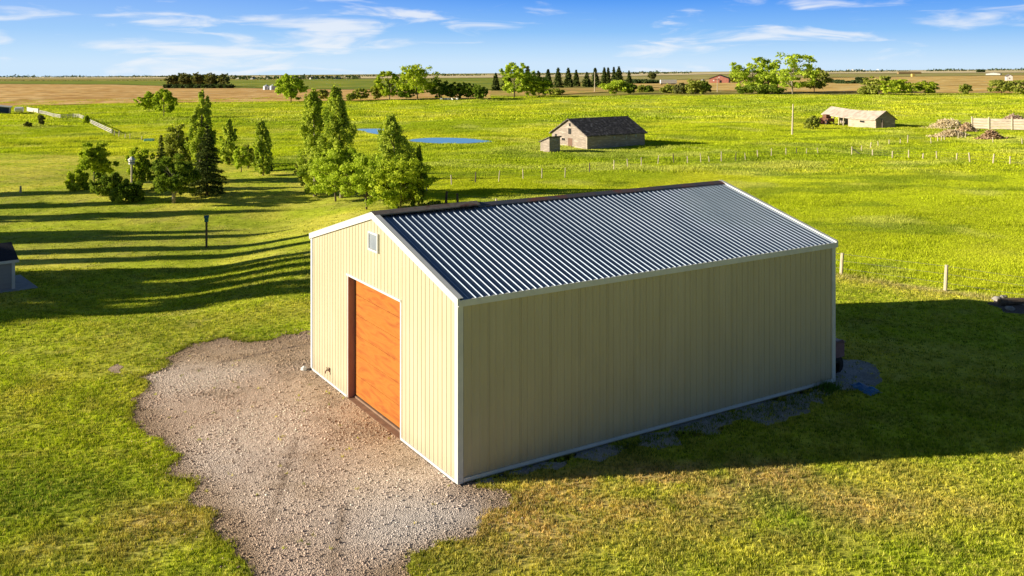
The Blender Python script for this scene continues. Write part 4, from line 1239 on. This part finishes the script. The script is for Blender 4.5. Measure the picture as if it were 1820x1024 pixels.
# windbreak in the middle distance
for i, (px, py, tp, w, kd, co, lb) in enumerate([
        (672, 178, 150, 26, 'round', 'olive', 'low tree at the left end of the middle windbreak'),
        (692, 179, 127, 46, 'open', 'round', 'light green tree second from the left in the middle windbreak'),
        (742, 178, 116, 66, 'round', 'round', 'tallest broad tree of the middle windbreak'),
        (722, 178, 150, 36, 'round', 'dark', 'low dark tree left under the tallest windbreak tree'),
        (776, 177, 141, 34, 'round', 'dark', 'dark tree touching the right side of the tallest windbreak tree'),
        (800, 177, 150, 32, 'round', 'dark', 'dark rounded windbreak tree behind the pale bales'),
        (818, 177, 147, 32, 'round', 'dark', 'slightly taller dark windbreak tree right of the bales'),
        (837, 177, 149, 30, 'round', 'dark', 'second windbreak tree from the right end'),
        (853, 178, 152, 24, 'round', 'dark', 'lone dark tree at the right end of the windbreak'),
        (914, 174, 112, 50, 'open', 'lime', 'tall feathery pale tree in front of the spruces'),
        (936, 173, 128, 46, 'round', 'lime', 'pale green bushy tree right of the feathery tree'),
        (958, 173, 138, 44, 'round', 'round', 'rounded green tree before the spruce row'),
        (988, 171, 158, 26, 'open', 'olive', 'low scrubby bush in front of the spruce row'),
        (1095, 168, 143, 48, 'round', 'lime', 'broad yellow green bush right of the utility pole'),
        (1117, 167, 149, 28, 'round', 'dark', 'dark bush touching the broad yellow green bush'),
        (1140, 164, 152, 14, 'bush', 'olive', 'small bush left of the little bush pair by the track'),
        (1152, 164, 153, 16, 'bush', 'dark', 'small dark bush below the white trailer on its left'),
        (1190, 166, 151, 32, 'bush', 'olive', 'scrubby bush below the white trailer'),
        (1212, 167, 148, 26, 'bush', 'brown', 'brownish scrub right below the white trailer end'),
        (1236, 167, 142, 40, 'bush', 'olive', 'largest scrub bush left of the red barn'),
        (1252, 165, 146, 24, 'bush', 'dark', 'dark scrub bush at the left foot of the red barn'),
        (1159, 141, 130, 12, 'open', 'brown', 'lone bare brown tree on the far meadow'),
        (1336, 166, 103, 74, 'open', 'lime', 'left of the large airy trees right of the red barn'),
        (1366, 166, 112, 54, 'open', 'lime', 'middle one of the large airy trees right of the red barn'),
        (1409, 168, 95, 84, 'open', 'lime', 'tallest airy tree with pale trunk right of the red barn'),
        (1447, 164, 121, 50, 'open', 'olive', 'lower yellowish tree at the right of the airy trees'),
        (1352, 167, 151, 80, 'bush', 'dark', 'dark undergrowth bush beneath the large airy trees'),
        (1542, 169, 151, 34, 'bush', 'olive', 'thin bush at the left of the right hand bush group'),
        (1562, 169, 136, 54, 'open', 'olive', 'tallest thin bush in the right hand bush group'),
        (1592, 170, 142, 56, 'round', 'round', 'rounded thick bush in the right hand bush group'),
        (1645, 169, 144, 38, 'round', 'round', 'separate dense round bush right of the bush group'),
        (1716, 169, 150, 20, 'round', 'olive', 'small lone bush at the far edge of the right pasture'),
        (1780, 169, 143, 44, 'open', 'olive', 'wide loose bush near the right edge'),
        (1812, 169, 143, 30, 'open', 'olive', 'loose bush cut by the right edge'),
        (1528, 143.5, 138, 12, 'bush', 'far', 'tiny dark bush alone in the far tan field'),
        (1515, 149, 143.5, 60, 'bush', 'far', 'low dark hedge in the far tan field'),
        (1480, 148, 142, 40, 'bush', 'far', 'dark low hedge just right of the airy trees'),
        (1743, 129, 124.5, 12, 'bush', 'far', 'tiny dark bush behind the low grey farm shed'),
        (1140, 149, 141.5, 60, 'bush', 'far', 'dark hedge behind the little bushes left of the trailer'),
        (1443, 230, 206, 26, 'bush', 'olive', 'dark green bush at the left end of the ruined shed'),
        (1306, 147, 136, 22, 'round', 'olive', 'tree just behind the right side of the red barn')]):
    far = py < 160
    T('leafy_tree' if kd in ('round', 'open') and py - tp > 17 else 'bush', lb, px, py, tp, w, kd, co, 1500 if w > 40 else 800, 100 + i, cat='tree' if py - tp > 17 and kd != 'bush' else 'bush', bark='bark_pale' if px == 1409 else 'bark', stem=.16)

# spruce row
sp = [(881, 161, 129, 15, 'lone dark spruce at the left end before the feathery tree'), (901, 161, 120, 24, 'dark spruce half hidden left behind the feathery tree'), (938, 163, 116, 28, 'tall dark spruce behind the pale bushy tree'), (957, 161, 125, 17, 'slim spruce at the right of the pale bushy tree'),
      (974, 156, 122, 18, 'first of four separate spruces right of the pale trees'), (992, 156, 120, 18, 'second of four separate spruces'), (1010, 155, 120, 17, 'third and broad topped of four separate spruces'), (1024, 154, 124, 13, 'fourth and smallest of four separate spruces'),
      (1043, 155, 128, 17, 'spruce left of the utility pole'), (1058, 154, 120, 18, 'spruce directly behind the utility pole'), (1074, 153, 120, 15, 'first spruce right of the utility pole'), (1081, 153, 120, 10, 'very slim spruce second right of the utility pole'), (1091, 153, 119, 11, 'slim spruce left of the last tall spruce'), (1100, 153, 118, 20, 'last tall spruce above the yellow green bush'), (1118, 156, 126, 13, 'thin brownish spruce at the right end of the row')]
for i, (px, py, tp, w, lb) in enumerate(sp):
    T('spruce_tree', lb, px, py, tp, w, 'spruce', 'spruce', 900, 200 + i)
# grove in the stubble
for i in range(13):
    px = 306 + i * 7.6; tp = 132 + 2.2 * math.sin(i * 1.9) + (2 if i in (0, 12) else 0)
    T('leafy_tree', 'dark leafy tree in the dense far grove behind the stubble', px, 156 - (i % 3) * .8, tp, 19, 'round', 'far' if i % 3 else 'brown', 420, 240 + i, group='trees of the far grove')
for i in range(9):
    T('bush', 'dark undergrowth bush at the foot of the far grove', 300 + i * 13.4, 157.6, 150.5, 18, 'bush', 'far', 260, 260 + i, group='undergrowth of the far grove', cat='bush')
# trees outside the frame on the left whose shadows cross the lawn
off = [(-45, 29.6, 8.5, 5.0), (-49, 30.9, 11.0, 4.6), (-46, 32.6, 13.0, 3.6), (-53, 33.0, 15.0, 3.4), (-48, 35.6, 14.2, 3.0), (-56, 36.2, 16.5, 3.0), (-51, 38.6, 14.0, 2.6), (-46, 40.6, 13.6, 2.0), (-54, 42.6, 15.0, 2.2), (-48, 46.0, 13.4, 1.8), (-58, 48.2, 13.5, 3.6), (-55, 50.4, 11.5, 4.4), (-57, 56.0, 13.0, 3.4), (-61, 59.0, 13.5, 2.6), (-66, 62.5, 13.0, 3.8)]
for i, (x, y, h, w) in enumerate(off):
    T('shade_tree', 'tall tree left of the picture shading the lawn', 0, 0, 0, 0, 'poplar' if i > 1 else 'round', 'round', 3000, 300 + i, leaf=.26, loc=(x, y, float(gz(x, y))), size=(h, w), group='trees left of the picture')

# distant treeline, one mass on the horizon
def treeline():
    rg = np.random.default_rng(9)
    Vs, Cs = [], []
    def add(px, py, hpx, wpx, k):
        p = at(px, py); s = p.y / F_PX
        n = k
        c = rg.normal(size=(n, 3)) * np.array([wpx * s * .3, wpx * s * .3, hpx * s * .22]) + np.array([p.x, p.y, p.z + hpx * s * .48])
        c[:, 2] = np.clip(c[:, 2], p.z + hpx * s * .1, None)
        Vv, _ = leaf_quads(c, hpx * s * .26, rg)
        Vs.append(Vv)
        t = rg.random((n, 1)); Cs.append(np.array(LEAFC['far'][0]) * (1 - t) + np.array(LEAFC['far'][1]) * t)
    hor = lambda px: np.interp(px, [-900, 0, 600, 910, 1300, 1820, 2700], [138.2, 137.8, 136.4, 133.6, 129.6, 124.8, 119])
    for px in np.arange(-300, 2300, 5.0):
        d = float(vnoise(px, 0, 60, 5))
        if d < .30: continue
        h = 3.0 + 5.0 * float(vnoise(px, 3, 22, 6)) * d
        q = px + rg.uniform(-3, 3)
        add(q, hor(q) + .9, h, rg.uniform(8, 15), 16)
    for px in np.arange(402, 640, 3.2):      # trees of the town
        add(px + rg.uniform(-2, 2), 140.5 + rg.uniform(-.6, 1.6), rg.uniform(4.0, 8), rg.uniform(6, 10), 16)
    for px in np.arange(-300, 300, 5):       # hedge beyond the green field
        if vnoise(px, 9, 50, 2) > .3: add(px, 144.3, 2.6, 9, 10)
    V = np.concatenate(Vs); c = np.concatenate(Cs)
    o = link_mesh('distant_trees', fast_mesh('distant_trees', V, np.arange(len(V)).reshape(-1, 4), c), M['needle'])
    tag(o, 'thin dark line of distant trees along the horizon', 'treeline', kind='stuff')
treeline()


# ------------------------------------------------------------------ brush and straw heaps
def heap(name, label, px, py, wpx, hpx, cols, seed, n=2600, ln=.34, group=None):
    rg = np.random.default_rng(seed)
    p = at(px, py); s = p.y / F_PX; w = wpx * s; h = hpx * s
    x = rg.normal(0, .24, n) * w; y = rg.normal(0, .2, n) * w * .6
    top = h * np.exp(-(x / (w * .33)) ** 2 - (y / (w * .24)) ** 2) * (.55 + .9 * fbm(x + 50, y + 50, 1.2, seed))
    z = top * rg.random(n) ** .5
    c = np.stack([x, y, z], 1)
    d = rg.normal(size=(n, 3)); d[:, 2] = np.abs(d[:, 2]) * .5; d /= np.linalg.norm(d, axis=1, keepdims=True)
    l = ln * rg.uniform(.4, 1.3, n)[:, None]
    sd = np.cross(d, rg.normal(size=(n, 3))); sd /= np.linalg.norm(sd, axis=1, keepdims=True); sd *= .06
    V = np.stack([c - sd, c + sd, c + d * l + sd * .4, c + d * l - sd * .4], 1).reshape(-1, 3)
    t = rg.random((n, 1)); col = np.array(cols[0]) * (1 - t) + np.array(cols[1]) * t
    o = link_mesh(name, fast_mesh(name, V, np.arange(4 * n).reshape(-1, 4), col), M['straw']); o.location = p
    return tag(o, label, 'brush heap', group)


ST1 = ((.60, .48, .30), (.88, .76, .52))
heap('brush_heap', 'large pale straw heap right of the ruined shed', 1684, 228, 70, 17, ST1, 1, 3600)
heap('brush_heap', 'lower tangled straw heap in front of the large pale heap', 1692, 243, 60, 12, ((.50, .39, .24), (.82, .68, .46)), 2, 2600)
heap('brush_heap', 'brownish heap left of the plank corral', 1718, 234, 34, 14, ((.50, .36, .24), (.76, .58, .40)), 3, 1800)
heap('brush_heap', 'dark brown heap in front of the plank corral', 1762, 247, 42, 14, ((.30, .19, .12), (.66, .46, .30)), 4, 1800)
heap('brush_heap', 'pinkish heap behind the plank corral', 1802, 220, 60, 15, ((.46, .32, .25), (.72, .56, .46)), 5, 2200)
heap('scrap_heap', 'dark scrap heap at the left end of the ruined shed', 1462, 221, 30, 11, ((.05, .03, .03), (.22, .08, .06)), 6, 900)
for i, px in enumerate((785, 792, 798, 805, 813)):
    p = at(px, 178.2); t = MB(); t.tube([(-.45, 0, .38), (.45, 0, .38)], [.38, .38], 14)
    o = t.build('hay_bale', M['whitepaint'], None, bevel=.08); o.location = p; o.rotation_euler = (0, 0, .3 * i); tag(o, 'pale round bale lying at the foot of the dark windbreak', 'bale', 'pale bales under the windbreak')
# stones and logs on the dark dirt patch
for i, (px, py, r) in enumerate([(1772, 534, .16), (1783, 531, .13), (1815, 540, .2), (1795, 551, .15)]):
    rock('stone', 'dark stone lying on the dirt patch in the shadow', 'stone', at(px, py), r, .7, 'stone', 20 + i, 'stones on the dirt patch')
p = at(1800, 543); t = MB(); t.tube([(-.5, 0, .13), (.5, .1, .15)], [.14, .12], 9); o = t.build('log', M['bark'], None); o.location = p; tag(o, 'dark charred log on the dirt patch at the right edge', 'log')


# ------------------------------------------------------------------ ground cover
def blades(X, Y, hgt, wid, nb, spread, colr, rg, lean=.5, zoff=0.0):
    """tufts at X,Y with nb blades each -> V, F, col"""
    n = len(X)
    Z = gz(X, Y) + zoff
    N_ = n * nb
    bx = np.repeat(X, nb) + rg.normal(0, 1, N_) * np.repeat(spread, nb); by = np.repeat(Y, nb) + rg.normal(0, 1, N_) * np.repeat(spread, nb)
    bz = np.repeat(Z, nb)
    h = np.repeat(hgt, nb) * rg.uniform(.5, 1.15, N_); w = np.repeat(wid, nb) * rg.uniform(.7, 1.3, N_)
    a = rg.uniform(0, 6.283, N_); b = rg.uniform(0, 6.283, N_); l = rg.uniform(.15, 1.0, N_) * lean
    cx, cy = np.cos(a) * w, np.sin(a) * w
    V = np.empty((N_, 3, 3), np.float32)
    V[:, 0] = np.stack([bx - cx, by - cy, bz - .01], 1); V[:, 1] = np.stack([bx + cx, by + cy, bz - .01], 1)
    V[:, 2] = np.stack([bx + np.cos(b) * l * h, by + np.sin(b) * l * h, bz + h * np.sqrt(np.maximum(.15, 1 - l * l * .6))], 1)
    col = np.repeat(colr, nb, 0) * rg.uniform(.82, 1.18, (N_, 1))
    return V.reshape(-1, 3), np.arange(N_ * 3).reshape(-1, 3), col


def scatter(n, y0, y1, rg, half=.64):
    Y = np.sqrt(rg.uniform(y0 * y0, y1 * y1, n)); X = rg.uniform(-half, half, n) * Y
    return X, Y


shed_fp = [tuple(sh(a, b)[:2]) for a, b in ((-.02, -.02), (L, -.02), (L, W), (-.02, W))]


def clear(X, Y, extra=0):
    k = np.ones(len(X), bool)
    for poly in [shed_fp] + FOOT + [pondA, pondB]: k &= ~inpoly(X, Y, poly)
    return k


def tuftcol(X, Y, rg):
    c = grass_col(X, Y); n = len(X); u = rg.random(n)
    lw = np.where(is_lawn(X, Y), 1.0, .35)
    c = mixc(c, (.70, .62, .16), (u < .2) * .6 * lw)
    c = mixc(c, (.10, .16, .02), (u > .70) * .7 * lw)
    return c * rg.uniform(.8, 1.25, (n, 1))


rg = np.random.default_rng(77)
parts = []
for n, y0, y1, h, w, sp_, nb in ((110000, 15.5, 27, .065, .0105, .024, 7), (110000, 27, 45, .06, .014, .036, 6), (60000, 45, 100, .06, .024, .09, 5)):
    X, Y = scatter(n, y0, y1, rg)
    k = is_lawn(X, Y) & clear(X, Y)
    g_in = inpoly(X, Y, gravel_pts); s_in = inpoly(X, Y, strip_pts); o_in = inpoly(X, Y, soil_pts) | inpoly(X, Y, dirt_pts)
    k &= ~((g_in | o_in) & (rg.random(n) > .004)); k &= ~(s_in & (rg.random(n) > .12))
    # thin, clumpy sward where it is dry
    cl = fbm(X, Y, .45, 12); k &= rg.random(n) < np.clip(.35 + 1.3 * (cl - .2), .15, 1)
    X, Y = X[k], Y[k]
    parts.append(blades(X, Y, np.full(len(X), h) * (.6 + .9 * fbm(X, Y, .5, 91)), np.full(len(X), w), nb, np.full(len(X), sp_), tuftcol(X, Y, rg), rg, .8))
# ragged, longer fringe where lawn meets gravel
ed = np.array(gravel_pts); nE = 8000
i = rg.integers(0, len(ed), nE); t = rg.random(nE)[:, None]
q = ed[i] * (1 - t) + ed[(i + 1) % len(ed)] * t + rg.normal(0, .07, (nE, 2))
k = clear(q[:, 0], q[:, 1]) & (inpoly(q[:, 0], q[:, 1], gravel_pts) == False) | (rg.random(nE) < .25) & clear(q[:, 0], q[:, 1])
near_shed = inpoly(q[:, 0], q[:, 1], [tuple(sh(a, b)[:2]) for a, b in ((-.9, -.3), (3, -.3), (3, W - .3), (-.9, W - .3))])
q = q[k & ~near_shed & (rg.random(nE) < 1.9 * (fbm(q[:, 0], q[:, 1], 1.1, 19) - .22))]
parts.append(blades(q[:, 0], q[:, 1], np.full(len(q), .075), np.full(len(q), .011), 6, np.full(len(q), .04), tuftcol(q[:, 0], q[:, 1], rg) * .8, rg, .8))
# longer grass against the shed foot on the shaded side
q = np.array([sh(a, b)[:2] for a, b in zip(rg.uniform(4, 12.2, 500), -np.abs(rg.normal(.25, .35, 500)) - .15)])
parts.append(blades(q[:, 0], q[:, 1], np.full(len(q), .09), np.full(len(q), .011), 6, np.full(len(q), .06), np.tile((.16, .22, .02), (len(q), 1)), rg, .8))
off_ = 0; Vs, Fs, Cs = [], [], []
for V, Fa, c in parts: Vs.append(V); Fs.append(Fa + off_); Cs.append(c); off_ += len(V)
o = link_mesh('lawn_grass', fast_mesh('lawn_grass', np.concatenate(Vs), np.concatenate(Fs), np.concatenate(Cs)), M['grass'])
tag(o, 'short mown grass of the lawn around the shed', 'grass', kind='stuff')
parts = []
for n, y0, y1, h, w, sp_, nb in ((230000, 34, 80, .10, .016, .11, 6), (140000, 80, 160, .15, .045, .30, 6), (110000, 160, 330, .22, .11, .7, 5)):
    X, Y = scatter(n, y0, y1, rg)
    k = (~is_lawn(X, Y)) & clear(X, Y)
    cl = fbm(X, Y, 3.0, 312); k &= rg.random(n) < np.clip(.7 + 1.4 * (cl - .32), .6, 1)
    X, Y = X[k], Y[k]
    parts.append(blades(X, Y, np.full(len(X), h) * (.65 + 1.5 * sm((fbm(X, Y, 3.0, 312) - .36) / .4) ** 2), np.full(len(X), w), nb, np.full(len(X), sp_), tuftcol(X, Y, rg), rg, .9))
off_ = 0; Vs, Fs, Cs = [], [], []
for V, Fa, c in parts: Vs.append(V); Fs.append(Fa + off_); Cs.append(c); off_ += len(V)
o = link_mesh('pasture_grass', fast_mesh('pasture_grass', np.concatenate(Vs), np.concatenate(Fs), np.concatenate(Cs)), M['grass'])
tag(o, 'long yellow green tufted grass of the pasture', 'grass', kind='stuff')
# weed at the foot of the shed
q = np.array([sh(11.55 + a, -.25 + b)[:2] for a, b in rg.normal(0, .16, (34, 2))])
V, Fa, c = blades(q[:, 0], q[:, 1], np.full(34, .24), np.full(34, .016), 7, np.full(34, .06), np.tile((.10, .19, .03), (34, 1)), rg, .7)
o = link_mesh('weed_clump', fast_mesh('weed_clump', V, Fa, c), M['grass']); tag(o, 'leafy weed clump at the foot of the shaded shed wall', 'weed')

# loose stones on the gravel
n = 90000
bx = np.array(gravel_pts); x0, y0 = bx.min(0); x1, y1 = bx.max(0)
X = rg.uniform(x0, x1, n); Y = rg.uniform(max(y0, 14.5), y1, n)
k = inpoly(X, Y, gravel_pts) & ~inpoly(X, Y, shed_fp) & (rg.random(n) < np.clip(.2 + 1.6 * (fbm(X, Y, 1.3, 401) - .25), .1, 1)); X, Y = X[k], Y[k]
kk = rg.integers(0, len(bx), 2600); st_ = bx[kk] + rg.normal(0, .28, (2600, 2)); st_ = st_[~inpoly(st_[:, 0], st_[:, 1], shed_fp)]
X = np.concatenate([X, st_[:, 0]]); Y = np.concatenate([Y, st_[:, 1]])
sx_ = np.array(strip_pts); n2 = 6000
X2 = rg.uniform(sx_[:, 0].min(), sx_[:, 0].max(), n2); Y2 = rg.uniform(sx_[:, 1].min(), sx_[:, 1].max(), n2)
k2 = inpoly(X2, Y2, strip_pts) & ~inpoly(X2, Y2, shed_fp); 
cA = gravel_col(X, Y); cB = np.tile((.50, .50, .50), (k2.sum(), 1))
X = np.concatenate([X, X2[k2]]); Y = np.concatenate([Y, Y2[k2]]); cc_ = np.concatenate([cA, cB])
n = len(X); r = np.clip(rg.lognormal(math.log(.0125), .42, n), .007, .04)
oc = np.array([(1, 0, 0), (-1, 0, 0), (0, 1, 0), (0, -1, 0), (0, 0, 1), (0, 0, -1)], float)
of = np.array([(0, 2, 4), (2, 1, 4), (1, 3, 4), (3, 0, 4), (2, 0, 5), (1, 2, 5), (3, 1, 5), (0, 3, 5)])
a = rg.uniform(0, 6.28, n); ca_, sa_ = np.cos(a), np.sin(a)
V = oc[None] * r[:, None, None] * rg.uniform(.6, 1.35, (n, 6, 1)); V[:, :, 2] *= .75
vx = V[:, :, 0] * ca_[:, None] - V[:, :, 1] * sa_[:, None]; vy = V[:, :, 0] * sa_[:, None] + V[:, :, 1] * ca_[:, None]
V = np.stack([vx + X[:, None], vy + Y[:, None], V[:, :, 2] + r[:, None] * .35 + .006], -1).reshape(-1, 3)
Fa = (of[None] + (np.arange(n) * 6)[:, None, None]).reshape(-1, 3)
c = np.repeat(np.clip(cc_ * rg.uniform(.6, 1.5, (n, 1)), 0, .8), 8, 0)
o = link_mesh('loose_stones', fast_mesh('loose_stones', V, Fa, c), M['pebble']); tag(o, 'loose gravel stones covering the driveway', 'gravel', kind='stuff')

# ------------------------------------------------------------------ light, sky
sun = bpy.data.lights.new('sun', 'SUN'); sun.energy = 5.0; sun.angle = rad(.53); sun.color = (1.0, .90, .72)
so = bpy.data.objects.new('sun', sun); C.objects.link(so)
tr = rad(SUN_TRAVEL); el = rad(SUN_EL)
dirv = Vector((math.cos(tr) * math.cos(el), math.sin(tr) * math.cos(el), -math.sin(el)))
so.rotation_euler = dirv.to_track_quat('-Z', 'Y').to_euler()
so.location = (-30, -10, 40)

wd = bpy.data.worlds.new('World'); scene.world = wd; wd.use_nodes = True
nt = wd.node_tree; nt.nodes.clear()
out = nt.nodes.new('ShaderNodeOutputWorld'); bg = N(nt, 'ShaderNodeBackground', Strength=.05); nt.links.new(bg.outputs[0], out.inputs[0])
sky = nt.nodes.new('ShaderNodeTexSky'); sky.sky_type = 'NISHITA'; sky.sun_disc = False
sky.sun_elevation = el; sky.sun_rotation = math.atan2(-dirv.x, -dirv.y) % (2 * math.pi)
sky.air_density = 1.0; sky.dust_density = .4; sky.ozone_density = 2.0
tc = nt.nodes.new('ShaderNodeTexCoord'); sp_ = nt.nodes.new('ShaderNodeSeparateXYZ'); nt.links.new(tc.outputs['Generated'], sp_.inputs[0])
sx_, sy_, sz_ = sp_.outputs
# clear-air colour of the lowest degrees of sky (radiance before the 0.06 strength)
k = 1 / .05 / 1.87
lowsky = ramp(nt, mathn(nt, 'MULTIPLY', sz_, 8.0), [(0.0, tuple(c * k for c in (.62, .80, .98))), (.10, tuple(c * k for c in (.50, .73, .98))), (.27, tuple(c * k for c in (.27, .55, .96))), (.54, tuple(c * k for c in (.095, .34, .93)))])
low = mathn(nt, 'SUBTRACT', 1.0, mathn(nt, 'SMOOTHSTEP', sz_, .06, .22)) if False else None
mr = nt.nodes.new('ShaderNodeMapRange'); mr.interpolation_type = 'SMOOTHSTEP'
nt.links.new(sz_, mr.inputs[0]); mr.inputs[1].default_value = .06; mr.inputs[2].default_value = .13; mr.inputs[3].default_value = 1; mr.inputs[4].default_value = 0
dome = mix_rgb(nt, 1.0, sky.outputs[0], (.48, .54, .62), 'MULTIPLY')   # deep clear air overhead
base = mix_rgb(nt, mr.outputs[0], dome, lowsky)
# paler towards the sun (left)
mr2 = nt.nodes.new('ShaderNodeMapRange'); mr2.interpolation_type = 'SMOOTHSTEP'
nt.links.new(sx_, mr2.inputs[0]); mr2.inputs[1].default_value = .15; mr2.inputs[2].default_value = -.55; mr2.inputs[3].default_value = 0; mr2.inputs[4].default_value = .30
base = mix_rgb(nt, mathn(nt, 'MULTIPLY', mr2.outputs[0], mr.outputs[0]), base, tuple(c * k for c in (.60, .80, 1.0)))
# wispy clouds
mp = nt.nodes.new('ShaderNodeMapping'); mp.inputs['Scale'].default_value = (11, 11, 70); mp.inputs['Rotation'].default_value = (0, rad(1.2), 0)
nt.links.new(tc.outputs['Generated'], mp.inputs[0])
cn = N(nt, 'ShaderNodeTexNoise', Scale=1.0, Detail=7.0, Roughness=.54, Distortion=.6); nt.links.new(mp.outputs[0], cn.inputs['Vector'])
mp2 = nt.nodes.new('ShaderNodeMapping'); mp2.inputs['Scale'].default_value = (3.2, 3.2, 17); mp2.inputs['Location'].default_value = (3.1, 1.7, .4)
nt.links.new(tc.outputs['Generated'], mp2.inputs[0])
cn2 = N(nt, 'ShaderNodeTexNoise', Scale=1.0, Detail=2.0); nt.links.new(mp2.outputs[0], cn2.inputs['Vector'])
cl = mathn(nt, 'ADD', cn.outputs['Fac'], mathn(nt, 'MULTIPLY', mathn(nt, 'SUBTRACT', cn2.outputs['Fac'], .5), .9))
cl = mathn(nt, 'ADD', cl, mathn(nt, 'MULTIPLY', mr2.outputs[0], .16))
mr3 = nt.nodes.new('ShaderNodeMapRange'); mr3.interpolation_type = 'SMOOTHSTEP'
nt.links.new(cl, mr3.inputs[0]); mr3.inputs[1].default_value = .57; mr3.inputs[2].default_value = .80; mr3.inputs[3].default_value = 0; mr3.inputs[4].default_value = .74
base = mix_rgb(nt, mathn(nt, 'MULTIPLY', mr3.outputs[0], mr.outputs[0]), base, tuple(c * k for c in (.92, .94, .97)))
nt.links.new(base, bg.inputs['Color'])

# ------------------------------------------------------------------ camera, colour
cam = bpy.data.cameras.new('camera'); co = bpy.data.objects.new('camera', cam); C.objects.link(co)
co.location = (0, 0, CAM_H); co.rotation_euler = (rad(90), 0, 0)
cam.sensor_width = 36; cam.lens = 36 * F_PX / 1820; cam.shift_y = -(512 - CY) / 1820
cam.clip_start = .5; cam.clip_end = 30000
scene.camera = co
vs = scene.view_settings; vs.view_transform = 'Standard'; vs.look = 'None'; vs.gamma = 1; vs.exposure = .9
scene.cycles.max_bounces = 6; scene.cycles.diffuse_bounces = 3; scene.cycles.transmission_bounces = 3
